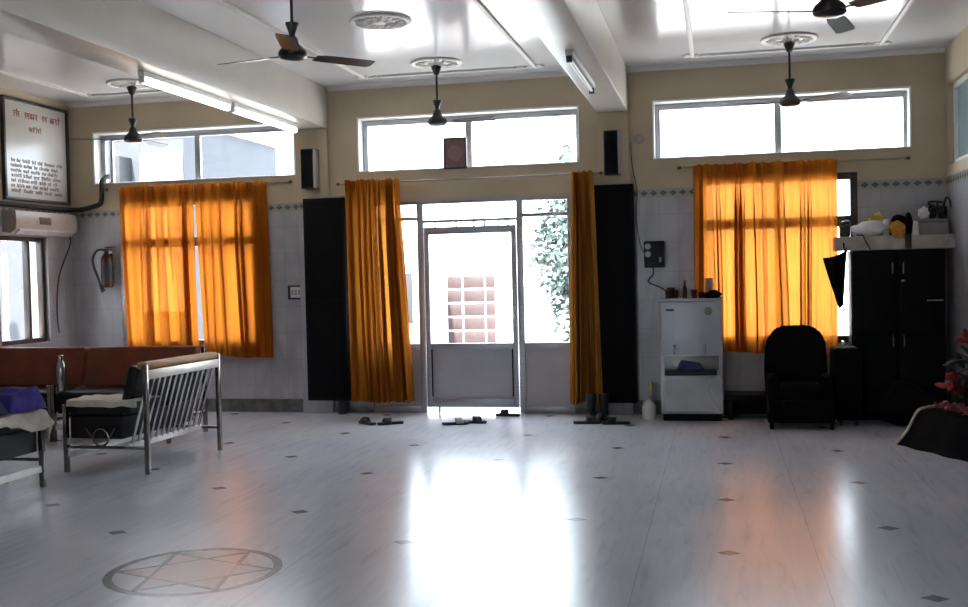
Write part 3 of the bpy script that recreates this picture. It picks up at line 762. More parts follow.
def folded(name, m, label, cat, loc, rz, hx, hy, h, seed, n=26):
    b = MB().grid(fold_f(hx, hy, 0, h, seed), n, n).grid(lambda u, v: (-hx+2*hx*u, -hy+2*hy*v, 0), n, n)
    bmesh.ops.remove_doubles(b.bm, verts=b.bm.verts, dist=1e-5)
    bmesh.ops.transform(b.bm, matrix=Matrix.Translation(loc) @ rot('Z', rz), verts=b.bm.verts)
    return tag(b.build(name, m), label, cat)
folded('folded_cloth', MT['blue'], 'folded indigo cloth on the cream sheet', 'cloth', (-5.02, 6.78, .60), 80, .17, .14, .15, 2)
folded('folded_shawl', MT['navy'], 'dark navy shawl beside the indigo cloth at the left edge', 'shawl', (-5.06, 6.44, .60), 85, .14, .14, .11, 6)
# steel bottle standing on the seat of the left chair
bx_, by_ = -6.19, 9.06
o = thing('steel_bottle', 'steel water bottle standing on the rust sofa behind the indigo cloth', 'bottle', (bx_, by_, .481))
MB().lathe([(.001, 0), (.042, 0), (.046, .012), (.046, .22), (.036, .27), (.024, .295), (.024, .305)], (bx_, by_, .481), n=24).build('body', MT['chrome'], o)
MB().lathe([(.028, .30), (.028, .34), (.02, .35), (.001, .35)], (bx_, by_, .481), n=20).build('cap', MT['chrome'], o)
# pale towel along the near end of the black sofa
b = MB()
def towel(u, v):
    s = u*.62-.33; q = v*.42
    r = .02
    x = .605-max(0, q-.05) if q > .05 else .605+.012*math.sin(s*20)
    z = .570 if q > .05 else .570-(.05-q)
    z += .012*noise.noise(Vector((s*9, q*9, 4)))+ .012
    return (x, s, z)
b.grid(towel, 40, 30)
bmesh.ops.transform(b.bm, matrix=Matrix.Translation((-4.74, 8.10, 0)) @ rot('Z', -92), verts=b.bm.verts)
tag(b.build('towel', MT['cream'], thick=.012), 'pale towel laid over the near end of the black sofa', 'towel')

# ------------------------------------------------------------------ water cooler
wx0, wx1, wy0, wy1 = -.585, .03, 10.74, 11.22
o = thing('water_cooler', 'steel two-tap water cooler standing left of the right window', 'water cooler', ((wx0+wx1)/2, wy0+.24, 0))
MB().box(wx0, wx1, wy0+.012, wy1, .07, 1.20, .012).build('cabinet', MT['steel'], o)
MB().box(wx0-.008, wx1+.008, wy0, wy1+.008, 1.20, 1.225, .006).build('top_cover', MT['coolerp'], o)
MB().box(wx0+.02, wx1-.02, wy0+.03, wy1-.02, 0, .07, .004).build('plinth', MT['black'], o)
MB().box(wx0+.012, wx1-.012, wy0, wy0+.02, .66, 1.195, .006).build('upper_panel', MT['coolerp'], o)
b = MB().box(wx0+.04, wx1-.04, wy0+.002, wy0+.016, .515, .655, .004); b.build('tap_recess', MT['dullsteel'], o)
b = MB().box(wx0+.045, wx1-.06, wy0-.075, wy0+.015, .465, .515, .006); b.build('drip_tray', MT['plastic'], o)
b = MB().prism([(wx0+.05, .10), (wx1-.02, .10), (wx1-.02, .455), (wx0+.05, .455)], wy0-.004, wy0+.02); b.build('lower_panel', MT['dullsteel'], o)
MB().tube(smooth_path([(wx1-.09, wy0-.006, .44), (wx1-.13, wy0-.008, .38), (wx1-.12, wy0-.008, .27), (wx1-.08, wy0-.008, .16), (wx1-.05, wy0-.006, .11)]), .009, 8).build('drain_pipe', MT['whiteplast'], o)
for xt in (-.44, -.145):
    b = MB().cyl((xt, wy0+.01, .72), (xt, wy0-.06, .72), .012, n=12); b.cyl((xt, wy0-.055, .725), (xt, wy0-.06, .67), .010, .008, 12); b.cyl((xt, wy0-.05, .725), (xt, wy0-.05, .76), .006, n=10); b.ell((xt, wy0-.05, .765), (.016, .012, .008), seg=10)
    b.build('tap', MT['chrome'], o)
MB().lathe([(.04, 0), (.04, .004), (.001, .006)], (-.105, wy0+.001, 1.10), n=24, M4=rot('X', 90)).build('round_badge', MT['grey'], o)
MB().box(-.52, -.44, wy0-.003, wy0+.003, 1.105, 1.125, .001).build('name_plate', MT['dark'], o)
folded('wiping_cloth', MT['bluecloth'], 'dark blue cloth lying on the water cooler tray', 'cloth', (-.29, wy0-.035, .517), 0, .13, .033, .085, 4, 16)
# on top of the cooler
def vessel(name, label, cat, x, y, z, prof, m, cap=None, group=None):
    o = thing(name, label, cat, (x, y, z), 0, group)
    MB().lathe(prof, (x, y, z), n=22).build('body', m, o)
    if cap: MB().lathe(cap[0], (x, y, z), n=18).build('cap', cap[1], o)
    return o
tz = 1.226
tum = [(.001, 0), (.024, 0), (.030, .085), (.027, .085), (.022, .006), (.001, .006)]
for x, y, lab in ((-.50, 10.86, 'dark brown tumbler on the water cooler, at its left end'), (-.43, 10.92, 'dark brown tumbler on the water cooler, second from its left end'), (-.24, 10.87, 'dark brown tumbler on the water cooler, right of the tall bottle')):
    tag(MB().lathe(tum, (x, y, tz), n=22).build('tumbler', MT['brownglass']), lab, 'tumbler', 'tumblers on the cooler')
tag(MB().lathe([(.001, 0), (.035, 0), (.042, .11), (.038, .11), (.033, .006), (.001, .006)], (-.475, 11.00, tz), n=22).build('mug', MT['brownglass']), 'taller dark mug behind the tumblers on the water cooler', 'mug')
vessel('slim_bottle', 'slim dark bottle, tallest thing on the water cooler', 'bottle', -.335, 10.93, tz, [(.001, 0), (.022, 0), (.022, .10), (.010, .135), (.009, .16), (.001, .16)], MT['brownglass'], ([(.011, .158), (.011, .18), (.001, .18)], MT['dark']))
tag(MB().lathe([(.001, 0), (.03, 0), (.036, .06), (.031, .06), (.026, .006), (.001, .006)], (-.17, 10.93, tz), n=22).build('cup', MT['brownglass']), 'low dark cup near the middle of the water cooler top', 'cup')
vessel('plastic_jar', 'pinkish plastic jar on the water cooler beside the black hat', 'jar', -.095, 10.95, tz, [(.001, 0), (.040, 0), (.042, .02), (.042, .15), (.034, .17), (.001, .17)], MT['pinkplast'], ([(.036, .168), (.036, .20), (.001, .20)], MT['pinkplast']))
b = MB().ell((-.06, 10.84, tz+.028), (.085, .06, .05), jit=.3, seed=2); b.box(-.04, .04, 10.79, 10.87, tz+.001, tz+.012, .004)
for v in b.bm.verts: v.co.z = max(v.co.z, tz)
tag(b.build('soft_hat', MT['blackcloth']), 'black soft hat on the right front corner of the water cooler', 'hat')
# jug and bottle on the floor left of the cooler
o = thing('plastic_can', 'white plastic can on the floor between the right column and the cooler', 'can', (-.715, 10.92, 0))
MB().lathe([(.001, 0), (.065, 0), (.072, .012), (.072, .12), (.055, .15), (.024, .175), (.022, .20), (.001, .20)], (-.715, 10.92, 0), n=24).build('body', MT['whiteplast'], o)
MB().lathe([(.026, .195), (.026, .225), (.001, .225)], (-.715, 10.92, 0), n=18).build('cap', MT['greyplast'], o)
MB().tube([(-.77, 10.90, .12), (-.76, 10.89, .175), (-.735, 10.90, .19)], .008, 8).build('handle', MT['whiteplast'], o)
vessel('spray_bottle', 'bottle with a yellow top standing behind the white can', 'bottle', -.70, 11.06, 0, [(.001, 0), (.035, 0), (.037, .02), (.037, .20), (.018, .25), (.016, .28), (.001, .28)], MT['greyplast'], ([(.019, .275), (.019, .33), (.012, .36), (.001, .36)], MT['yellow']))

# ------------------------------------------------------------------ footwear
def make_slipper(label, band_m):
    o = thing('slipper', label, 'slipper', (0, 0, 0), 0, 'slippers on the floor')
    out = [(-.035, -.13), (.0, -.14), (.036, -.12), (.034, -.02), (.045, .06), (.04, .11), (.005, .135), (-.032, .115), (-.042, .05), (-.032, -.04)]
    b = MB(); lo = b._new([(x, y, 0) for x, y in out]); hi = b._new([(x*1.03, y*1.02, .025) for x, y in out])
    b.bm.faces.new(lo[::-1]); b.bm.faces.new(hi)
    for k in range(len(out)): b.bm.faces.new((lo[k], lo[(k+1) % len(out)], hi[(k+1) % len(out)], hi[k]))
    b.build('sole', MT['sandal'], o, world=False)
    b = MB().grid(lambda u, v: ((-.046+.092*u), .0+.075*v-.012*math.sin(math.pi*u), .014+.055*math.sin(math.pi*u)**.7), 14, 4)
    b.build('strap', band_m, o, world=False, thick=.006)
    return o
s0 = make_slipper('dark slipper left of the door, the left one of its pair', MT['sandal'])
s0.location = (-3.56, 10.36, 0); s0.rotation_euler[2] = R(50)
dup(s0, (-3.31, 10.36, 0), R(125), 'dark slipper left of the door, the right one of its pair')
s1 = make_slipper('dark slipper with a pale strap lying in front of the door', MT['strap'])
s1.location = (-2.62, 10.38, 0); s1.rotation_euler[2] = R(-70)
dup(s0, (-2.46, 10.50, 0), R(-95), 'dark slipper before the door, just right of the pale strapped one')
dup(s0, (-2.22, 11.05, 0), R(85), 'dark slipper lying close under the door')
dup(s0, (-1.02, 10.50, 0), R(95), 'dark slipper below the right black column panel')
dup(s0, (-1.30, 10.52, 0), R(-80), 'dark slipper below the right door curtain')
def boot(label, x, y, rz):
    o = thing('gum_boot', label, 'boot', (x, y, 0), R(rz), 'black boots')
    b = MB().tube([(0, .05, .04), (0, .05, .14), (0, .055, .20), (0, .06, .265)], [.048, .045, .05, .056], 18)
    b.ell((0, -.03, .045), (.046, .125, .045)); b.build('upper', MT['plastic'], o, world=False)
    MB().box(-.048, .048, -.15, .10, 0, .02, .009).build('sole', MT['sandal'], o, world=False)
boot('black boot standing under the right door curtain, left of the pair', -1.295, 10.76, 2)
boot('black boot standing under the right door curtain, right of the pair', -1.170, 10.77, -2)
vessel('dark_pot', 'small dark pot on the floor between the left panel and curtain', 'pot', -4.10, 11.12, 0, [(.001, 0), (.045, 0), (.06, .12), (.052, .14), (.001, .13)], MT['plastic'])

# ------------------------------------------------------------------ right corner: ledge, cupboard, chair
o = tag(MB().box(1.13, XR+.001, 10.90, YB-.02, 1.665, 1.80, .008).build('wall_ledge', MT['conc']), 'grey concrete ledge above the black cupboard', 'ledge')
cx0, cx1, cy0, cy1 = 1.27, 2.13, 10.90, 11.22
o = thing('cupboard', 'black four-door cupboard standing in the right corner under the ledge', 'cupboard', ((cx0+cx1)/2, (cy0+cy1)/2, 0))
MB().box(cx0, cx1, cy0+.02, cy1, 0, 1.66, .006).build('carcass', MT['black'], o)
xm = (cx0+cx1)/2
for i, (za, zb2) in enumerate(((.84, 1.64), (.06, .83))):
    for j, (xa, xb2) in enumerate(((cx0+.01, xm-.002), (xm+.002, cx1-.01))):
        dd = MB().box(xa, xb2, cy0, cy0+.025, za, zb2, .005).build('door', MT['black'], o)
        xh = xm-.055 if j == 0 else xm+.045; zh = 1.42 if i == 0 else .87
        hz = 1.43 if i == 0 else .72
        hdl = MB().tube([(xh, cy0+.002, hz), (xh, cy0-.028, hz+.01), (xh, cy0-.028, hz+.10), (xh, cy0+.002, hz+.11)], .006, 8)
        hdl.build('handle', MT['steel'], dd)
        if i == 0 and j == 1:
            MB().ell((xh+.0, cy0-.006, 1.36), (.022, .012, .012), seg=10).build('lock', MT['steel'], dd)
            MB().box(xb2-.16, xb2-.01, cy0-.006, cy0+.002, 1.16, 1.172, .002).build('hasp', MT['steel'], dd)
            
# black armchair
ax, ay = .735, 10.50
o = thing('armchair', 'black padded armchair standing before the right window', 'armchair', (ax, ay, 0))
b = MB(); prof = []
def backshape(u, v):
    pass
pts = [(-.30, .10), (-.31, .55), (-.30, .78), (-.25, .88), (-.17, .955), (.10, .965), (.20, .92), (.265, .82), (.28, .60), (.28, .10)]
bb = bmesh.new(); A = [bb.verts.new((x, .16, z)) for x, z in pts]; B_ = [bb.verts.new((x, .30, z)) for x, z in pts]
bb.faces.new(A); bb.faces.new(B_[::-1])
for k in range(len(pts)): bb.faces.new((A[k], A[(k+1) % len(pts)], B_[(k+1) % len(pts)], B_[k]))
bmesh.ops.recalc_face_normals(bb, faces=bb.faces)
bmesh.ops.bevel(bb, geom=list(bb.edges), offset=.025, segments=3, affect='EDGES')
b.merge(bb, Matrix.Rotation(R(-3), 4, 'X')); b.build('backrest', MT['blackcloth'], o, world=False)
MB().box(-.20, .20, -.24, .17, .26, .42, .05, 4).build('seat_cushion', MT['blackcloth'], o, world=False)
for s in (-1, 1):
    b = MB().box(s*.245-.05, s*.245+.05, -.22, .20, .09, .46, .03, 3); b.ell((s*.245, -.01, .46), (.056, .22, .045)); b.build('armrest', MT['blackcloth'], o, world=False)
MB().box(-.30, .30, -.27, .24, .06, .27, .012).build('base', MT['blackcloth'], o, world=False)
for sx in (-.27, .27):
    for sy in (-.24, .22): MB().cyl((sx, sy, 0), (sx, sy, .07), .018, .024, 12).build('leg', MT['black'], o, world=False)
# suitcase between chair and cupboard
o = thing('suitcase', 'black suitcase standing between the armchair and the cupboard', 'suitcase', (1.175, 10.66, 0))
MB().box(-.13, .13, -.19, .19, .05, .74, .05, 4).build('shell', MT['blackcloth'], o, world=False)
b = MB().tube([(-.02, -.07, .73), (-.02, -.07, .79), (-.02, .07, .79), (-.02, .07, .73)], .009, 8); b.build('handle', MT['steel'], o, world=False)
for sx in (-.06, .08):
    for sy in (-.15, .15): MB().lathe([(.022, -.012), (.025, 0), (.022, .012)], (sx, sy, .025), n=14, M4=rot('Y', 90)).build('wheel', MT['sandal'], o, world=False)
# low dark bench under the window and a black bag on the floor in front of the cupboard
o = thing('low_bench', 'low dark bench against the wall right of the water cooler', 'bench', (.28, 11.05, 0))
MB().box(.04, .62, 10.86, 11.24, .19, .25, .006).build('top', MT['black'], o)
for xa in (.07, .55): MB().box(xa, xa+.05, 10.89, 11.22, 0, .192, .004).build('leg', MT['black'], o)
MB().box(.12, .55, 11.18, 11.21, .02, .19, .003).build('back_board', MT['black'], o)
o = thing('duffel_bag', 'black duffel bag on the floor in front of the cupboard', 'bag', (1.70, 10.60, 0))
b = MB().ell((0, 0, .17), (.34, .17, .17), seg=28, jit=.18, seed=5)
for v in b.bm.verts: v.co.z = max(v.co.z, 0)
b.build('body', MT['blackcloth'], o, world=False)
for sy in (-.07, .07): MB().tube(smooth_path([(-.13, sy, .30), (-.10, sy*1.1, .38), (0, sy*1.1, .41), (.10, sy*1.1, .38), (.13, sy, .30)]), .011, 8).build('strap', MT['black'], o, world=False)
# black cloth hanging from the ledge
def hang(u, v):
    w = 1-v*.86; xl = 1.00+.15*v**1.1; x = xl+.23*w*u
    z = 1.60+.075*u-(.50+.04*u)*v - .02*math.sin(u*3.1)*(1-v)
    return (x, 10.855+.018*math.sin(u*11+v*2)*(.3+v), z)
o = thing('hanging_cloth', 'black cloth hanging to a point from the ledge beside the right curtain', 'cloth', (1.18, 10.86, 1.10))
MB().grid(hang, 24, 24).build('fabric', MT['blackcloth'], o, thick=.012)
MB().tube([(1.21, 10.86, 1.66), (1.20, 10.885, 1.70), (1.20, 10.893, 1.74)], .008, 8).build('loop', MT['black'], o)

# clutter on the ledge
LZ = 1.801
b = MB().ell((1.44, 10.99, LZ+.07), (.165, .08, .078), rot('Y', -6), jit=.25, seed=1)
for v in b.bm.verts: v.co.z = max(v.co.z, LZ)
tag(b.build('cloth_bundle', MT['whitecloth']), 'white cloth bundle on the ledge, left end', 'bundle')
b = MB().ell((1.54, 11.13, LZ+.11), (.085, .07, .11), jit=.4, seed=8)
for v in b.bm.verts: v.co.z = max(v.co.z, LZ)
tag(b.build('yellow_bag', MT['yellow']), 'yellow bag behind the white bundle on the ledge', 'bag')
b = MB().ell((1.70, 10.96, LZ+.065), (.07, .055, .075), jit=.3, seed=3)
for v in b.bm.verts: v.co.z = max(v.co.z, LZ)
b.grid(lambda u, v: (1.66+.10*u+.01*math.sin(v*7), 10.893-.004*math.sin(u*9), LZ+.05-.08*v), 10, 8)
tag(b.build('ochre_cloth', MT['orange']), 'ochre cloth in the middle of the ledge', 'cloth')
b = MB().lathe([(.001, 0), (.085, 0), (.10, .01), (.095, .02), (.075, .03), (.07, .09), (.04, .12), (.001, .125)], (1.735, 11.13, LZ+.085), n=24, M4=rot('Y', 14))
b.box(1.66, 1.78, 11.08, 11.18, LZ, LZ+.10, .005)
tag(b.build('dark_hat', MT['blackcloth']), 'dark hat behind the ochre cloth on the ledge', 'hat')
vessel('white_can', 'pale tilted plate leaning on the dark hat', 'plate', 1.615, 11.03, LZ, [(.001, 0), (.03, 0), (.034, .12), (.03, .16), (.001, .165)], MT['whiteplast']).name = 'pale_flask'
bpy.data.objects['pale_flask']['label'] = 'pale flask between the white bundle and the ochre cloth'; bpy.data.objects['pale_flask']['category'] = 'flask'
b = MB()
b.box(1.765, 1.825, 10.885, 10.898, 1.67, LZ+.01, .003); b.box(1.765, 1.825, 10.885, 11.0, LZ, LZ+.012, .003)
tag(b.build('brown_strap', MT['darkwood']), 'dark brown strap hanging over the ledge front', 'strap')
tag(MB().ell((1.825, 11.05, LZ+.115), (.035, .06, .105), jit=.3, seed=11).build('dark_pouch', MT['blackcloth']), 'dark pouch standing above the brown strap', 'pouch')
b = MB().lathe([(.001, 0), (.030, 0), (.022, .13), (.018, .135), (.001, .13)], (1.872, 10.94, LZ), n=20)
tag(b.build('white_cone', MT['whiteplast']), 'white tapered cup left of the grey carton on the ledge', 'cup')
o = thing('grey_carton', 'grey carton at the right end of the ledge', 'carton', (2.03, 11.05, LZ))
MB().box(1.90, 2.175, 10.95, 11.15, LZ, LZ+.15, .006).build('box', MT['grey'], o)
b = MB().box(1.905, 2.17, 10.947, 10.951, LZ+.118, LZ+.125); b.build('lid_edge', MT['dark'], o)
CZ = LZ+.151
tag(MB().ell((1.96, 11.03, CZ+.062), (.05, .05, .058), jit=.35, seed=4).build('crumpled_bag', MT['whitecloth']), 'crumpled white bag on the grey carton', 'bag')
tag(MB().ell((2.055, 11.10, CZ+.05), (.035, .035, .05), jit=.4, seed=7).build('green_pouch', MT['leaf']), 'dark green pouch on the grey carton', 'pouch')
rnd = random.Random(5); b = MB()
P = [(2.05+rnd.uniform(-.05, .10), 11.02+rnd.uniform(-.06, .08), CZ+rnd.uniform(.06, .17)) for _ in range(12)]
P = [(2.15, 11.0, CZ+.01)] + P + [(2.16, 10.98, CZ+.20), (2.185, 10.96, CZ+.17), (2.19, 10.95, CZ+.10)]
b.tube(smooth_path(P, 6), .011, 8)
tag(b.build('coiled_cable', MT['dark']), 'tangle of black cable on the grey carton', 'cable')
tag(MB().box(2.105, 2.19, 11.08, 11.16, CZ, CZ+.13, .02).build('black_adapter', MT['plastic']), 'black box under the cable tangle on the carton', 'box')
tag(MB().tube(smooth_path([(1.33, 10.95, LZ+.012), (1.38, 10.90, LZ+.008), (1.395, 10.885, LZ-.03), (1.43, 10.885, LZ-.10), (1.45, 10.88, LZ-.13)]), .006, 8).build('thin_wire', MT['dark']), 'thin black wire trailing down the ledge front', 'wire')
tag(MB().tube(smooth_path([(2.10, 10.90, LZ+.0), (2.12, 10.885, LZ-.03), (2.11, 10.885, LZ-.09), (2.14, 10.885, LZ-.11), (2.155, 10.885, LZ-.05), (2.18, 10.89, LZ+.005)]), .005, 8).build('short_wire', MT['greyplast']), 'short grey wire looped at the ledge right end', 'wire')
b = MB().box(1.18, 1.28, 11.0, 11.14, LZ, LZ+.13, .02); b.ell((1.235, 11.0, LZ+.13), (.05, .05, .035), jit=.3)
tag(b.build('dark_tin', MT['dark']), 'dark tin at the window end of the ledge', 'tin')

# ------------------------------------------------------------------ covered low table with flowers, right edge
fx, fy = 1.92, 9.25
o = thing('low_table', 'low table under a black cloth with pale edging at the right edge', 'table', (fx, fy, 0))
ring0 = [(1.44, 9.42), (1.82, 8.62), (2.195, 8.55), (2.195, 9.62), (1.70, 9.72)]
ring1 = [(1.62, 9.40), (1.87, 8.76), (2.19, 8.70), (2.19, 9.56), (1.76, 9.58)]
b = MB(); m_ = 9
rows = []
for q in range(m_+1):
    tt = q/m_; row = []
    for k in range(len(ring0)):
        p0, p1 = Vector(ring0[k]), Vector(ring1[k]); n0, n1 = Vector(ring0[(k+1) % 5]), Vector(ring1[(k+1) % 5])
        for j in range(10):
            s = j/10; c_ = (p0.lerp(n0, s)).lerp(p1.lerp(n1, s), min(1, tt**.8)); wv = .012*math.sin((k*10+j)*1.5)*(1-tt)
            row.append(b.bm.verts.new((min(2.2, c_.x+wv), c_.y+wv, .30*tt)))
    rows.append(row)
for A, B2 in zip(rows, rows[1:]):
    for k in range(len(A)): b.bm.faces.new((A[k], A[(k+1) % len(A)], B2[(k+1) % len(A)], B2[k]))
b.bm.faces.new(rows[-1])
b.build('cloth_cover', MT['blackcloth'], o)
MB().tube(smooth_path([(1.435, 9.42, .012), (1.52, 9.405, .12), (1.60, 9.395, .28), (1.66, 9.395, .315), (1.76, 9.50, .318), (1.82, 9.56, .318)]), .013, 8).build('pale_edging', MT['cream'], o)
o = thing('flower_arrangement', 'red artificial flowers with dark leaves in a pot at the right edge', 'flowers', (1.95, 9.14, .302))
px_, py_, pz_ = 1.95, 9.14, .302
MB().lathe([(.001, 0), (.07, 0), (.10, .12), (.105, .15), (.09, .15), (.08, .10), (.001, .10)], (px_, py_, pz_), n=24).build('pot', MT['black'], o)
def bloom(b, c, r, n=14, seed=0):
    rr = random.Random(seed)
    for k in range(n):
        a = rr.uniform(0, 360); e = rr.uniform(-20, 75)
        Mx = rot('Z', a) @ rot('Y', -e) @ Matrix.Translation((r*.55, 0, 0)) @ rot('X', rr.uniform(-30, 30))
        b.ell(c, (r*.6, r*.34, r*.07), Mx, seg=10)
    b.ell(c, (r*.3, r*.3, r*.3), seg=8)
heads = [((1.82, 9.12, .52), .115, 1), ((1.95, 9.10, .89), .10, 2), ((2.05, 9.2, .74), .10, 3), ((1.98, 9.03, .60), .07, 6)]
b = MB()
for c_, r_, s_ in heads: b.tube([(px_, py_, pz_+.1), ((px_+c_[0])/2, (py_+c_[1])/2, (pz_+c_[2])/2+.06), c_], .006, 6)
b.build('stems', MT['leaf'], o)
for c_, r_, s_ in heads[:3]:
    b = MB(); bloom(b, c_, r_, 16, s_); b.build('bloom', MT['redflower'], o)
b = MB(); rr = random.Random(8)
for k in range(34):
    c_ = (px_+rr.uniform(-.12, .13), py_+rr.uniform(-.12, .12), rr.uniform(.42, .84))
    b.ell(c_, (.10, .034, .006), rot('Z', rr.uniform(0, 360)) @ rot('Y', rr.uniform(-50, 30)), seg=8)
for k in range(5): b.ell((1.84+.03*k, 9.10, .715+.012*(k % 3)), (.10, .05, .008), rot('Z', 170+9*k) @ rot('Y', 12-6*k), seg=10)
b.build('leaves', MT['leaf'], o)
b = MB()
for k, (a_, z_) in enumerate(((200, .52), (180, .46), (160, .56), (230, .44))): b.ell((px_+.09*math.cos(R(a_)), py_+.09*math.sin(R(a_)), z_), (.06, .03, .006), rot('Z', a_) @ rot('Y', -30), seg=8)
b.build('pale_leaves', MT['lightleaf'], o)
o = thing('garland', 'dusty pink flower garland lying on the black covered table', 'garland', (1.84, 9.06, .302))
b = MB()
for k in range(9):
    bloom(b, (1.74+.026*k+.01*math.sin(k*2), 9.30-.06*k, .335+.02*(k % 2)), .05, 8, 20+k)
b.build('petals', MT['pink'], o)

# ------------------------------------------------------------------ outside
struct(MB().box(-60, 60, -60, 80, -.30, -.14).build('ground', MT['outground'], smooth=False))
struct(MB().box(-9, 5, YB+T, 24, -.139, -.02).build('floor_courtyard', MT['outground'], smooth=False))
b = MB(); b.box(-22, -5.97, 23.0, 23.25, -.14, 2.3, .01); b.box(-4.81, 14, 23.0, 23.25, -.14, 2.3, .01); b.box(-5.97, -4.81, 23.0, 23.25, 1.58, 2.3, .01)
struct(b.build('wall_boundary', MT['outwall']))
o = thing('garden_gate', 'brown panelled gate in the white boundary wall outside the door', 'gate', (-5.39, 23.06, -.10))
b = MB().box(-5.95, -4.83, 23.02, 23.06, -.10, 1.56, .004); b.build('gate_frame', MT['gatew'], o)
for ci, (xa, xb2) in enumerate(((-5.93, -5.61), (-5.56, -5.09), (-5.05, -4.85))):
    for r_ in range(5):
        za = .0+.31*r_; MB().box(xa, xb2, 22.995, 23.022, za, za+.262, .004).build('gate_panel', MT['gate'], o)
def tree(name, label, x, y, h, r, n, seed, m):
    o = thing(name, label, 'tree', (x, y, -.14)); rr = random.Random(seed)
    b = MB().tube(smooth_path([(x, y, -.14), (x+.1, y, h*.3), (x-.05, y+.1, h*.6), (x, y, h*.9)]), [.12]*5*3+[.05], 10)
    for k in range(7):
        a = rr.uniform(0, 6.28); z0_ = h*rr.uniform(.3, .7); b.tube([(x, y, z0_), (x+r*.7*math.cos(a), y+r*.7*math.sin(a), z0_+h*.2)], [.05, .015], 6)
    b.build('trunk', MT['bark'], o)
    b = MB()
    for k in range(n):
        a = rr.uniform(0, 6.28); q = r*rr.random()**.5; z_ = rr.gauss(h*.62, h*.22)
        k_ = 1-abs(z_-h*.6)/(h*.7); 
        if k_ <= 0: continue
        p = Vector((x+q*k_*math.cos(a), y+q*k_*math.sin(a), max(.1, z_)))
        s = rr.uniform(.05, .12); d1 = Vector((rr.uniform(-1, 1), rr.uniform(-1, 1), rr.uniform(-1, .2))).normalized()*s*1.8; d2 = d1.orthogonal().normalized()*s*.5
        b.bm.faces.new([b.bm.verts.new(v) for v in (p, p+d1*.5+d2, p+d1, p+d1*.5-d2)])
    b.build('foliage', m, o, smooth=False)
tree('courtyard_tree', 'pale leafy tree outside the right hand door pane', -2.50, 18.6, 3.2, .80, 2200, 4, MT['leafout'])
o = thing('neighbour_house', 'pale house standing outside beyond the left top window', 'house', (-11, 19, -.14))
MB().box(-17.5, -9.08, 17.0, 21.0, -.14, 4.3).build('walls', MT['outblue'], o)
MB().box(-17.7, -8.98, 16.8, 21.2, 4.3, 4.42).build('roof_slab', MT['outwall'], o)
MB().box(-9.87, -9.10, 16.9, 17.02, 1.0, 3.76).build('light_panel', MT['outwall'], o)
MB().box(-10.36, -10.08, 16.6, 17.01, 2.9, 3.72, .02).build('outdoor_unit', MT['outgrey'], o)
o = thing('grey_shed', 'grey shed outside seen past the left door curtain', 'shed', (-7.6, 21.5, -.02))
MB().box(-8.3, -6.08, 21.0, 22.4, -.02, 1.72).build('walls', MT['outwall'], o)
MB().box(-6.48, -6.16, 20.96, 21.01, .55, 1.58, .01).build('window', MT['outgrey'], o)
MB().box(-8.4, -6.02, 20.9, 22.5, 1.72, 1.80).build('roof', MT['outwall'], o)
# wall of the house next door along the left side (seen through the left wall window)
struct(MB().box(-13.0, -12.8, -6, 15.5, -.14, 3.0).build('wall_outside_left', MT['outblue'], smooth=False))

# ------------------------------------------------------------------ light
w = bpy.data.worlds.new('sky'); SC.world = w; w.use_nodes = True; t = w.node_tree; t.nodes.clear()
bg = t.nodes.new('ShaderNodeBackground'); out = t.nodes.new('ShaderNodeOutputWorld')
tc = t.nodes.new('ShaderNodeTexCoord'); sp = t.nodes.new('ShaderNodeSeparateXYZ'); t.links.new(tc.outputs['Generated'], sp.inputs[0])
rp = ramp(t, [(.0, (.62, .64, .68)), (.5, (.78, .90, 1.)), (1., (.76, .87, 1.))])
t.links.new(M(t, 'MULTIPLY_ADD', sp.outputs[2], .5, .5), rp.inputs[0]); t.links.new(rp.outputs[0], bg.inputs[0])
bg.inputs[1].default_value = 11.0; t.links.new(bg.outputs[0], out.inputs[0])
def portal(loc, rx, rz, sx, sz):
    l = bpy.data.lights.new('window_portal', 'AREA'); l.shape = 'RECTANGLE'; l.size = sx; l.size_y = sz; l.cycles.is_portal = True
    o = bpy.data.objects.new('window_portal', l); COL.objects.link(o); o.location = loc; o.rotation_euler = (R(rx), 0, R(rz))
for a, b_ in TOPS: portal(((a+b_)/2, YB+T+.02, 2.985), -90, 0, b_-a, .61)
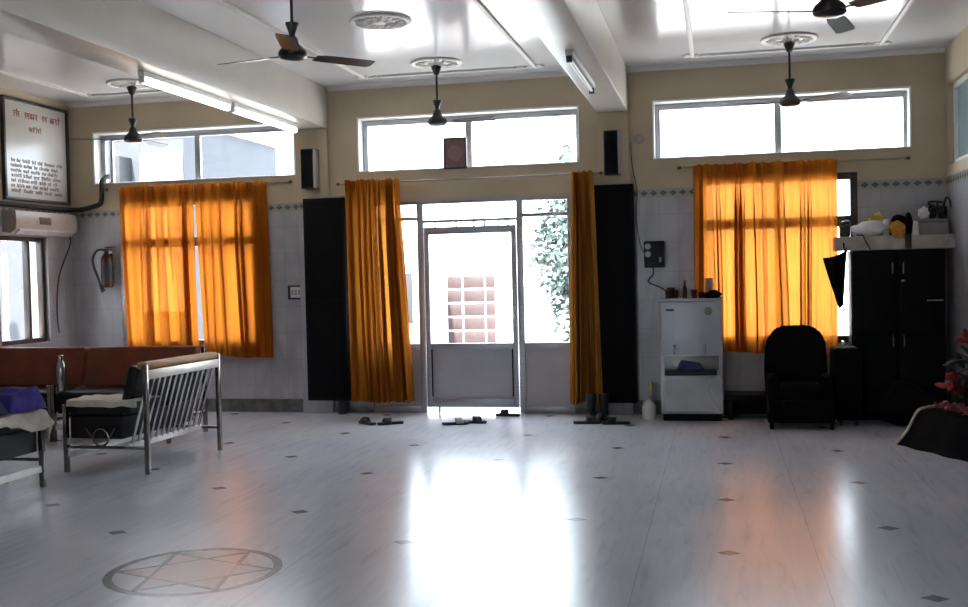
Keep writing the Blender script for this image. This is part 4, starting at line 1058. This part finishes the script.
for a, b_, c_, d_ in (LOWL, LOWR, DOOR): portal(((a+b_)/2, YB+T+.02, (c_+d_)/2), -90, 0, b_-a, d_-c_)
for a, b_, c_, d_ in LW: portal((XL-T-.02, (a+b_)/2, (c_+d_)/2), -90, 90, b_-a, d_-c_)
for a, b_, c_, d_ in RW: portal((XR+T+.02, (a+b_)/2, (c_+d_)/2), -90, -90, b_-a, d_-c_)
for a, b_, c_, d_ in FW: portal(((a+b_)/2, YF-T-.02, (c_+d_)/2), 90, 0, b_-a, d_-c_)

sun = bpy.data.lights.new('sun', 'SUN'); sun.energy = 38; sun.angle = R(1.5); sun.color = (1, .96, .9)
so = bpy.data.objects.new('sun', sun); COL.objects.link(so); so.location = (0, -20, 30)
so.rotation_euler = Vector((.12, .57, -.82)).to_track_quat('-Z', 'Y').to_euler()

# ------------------------------------------------------------------ camera
yaw, pitch, roll, F = R(12.5), R(1.5), R(1.3), 1060.
f = Vector((-math.sin(yaw)*math.cos(pitch), math.cos(yaw)*math.cos(pitch), -math.sin(pitch)))
rt = Vector((math.cos(yaw), math.sin(yaw), 0)); up = rt.cross(f)
a = math.cos(roll)*rt-math.sin(roll)*up; u = math.cos(roll)*up+math.sin(roll)*rt
cam = bpy.data.cameras.new('camera'); co = bpy.data.objects.new('camera', cam); COL.objects.link(co)
co.matrix_world = Matrix(((a.x, u.x, -f.x, 0), (a.y, u.y, -f.y, 0), (a.z, u.z, -f.z, 1.5), (0, 0, 0, 1)))
cam.sensor_fit = 'HORIZONTAL'; cam.sensor_width = 36; cam.lens = F/968*36; cam.clip_start = .05; cam.clip_end = 300
SC.camera = co
SC.view_settings.view_transform = 'Standard'; SC.view_settings.look = 'None'; SC.view_settings.gamma = 1; SC.view_settings.use_curve_mapping = False
SC.view_settings.exposure = .2
SC.cycles.use_denoising = True; SC.cycles.max_bounces = 10; SC.cycles.diffuse_bounces = 6; SC.cycles.glossy_bounces = 5; SC.cycles.transparent_max_bounces = 16
SC.cycles.sample_clamp_indirect = 12
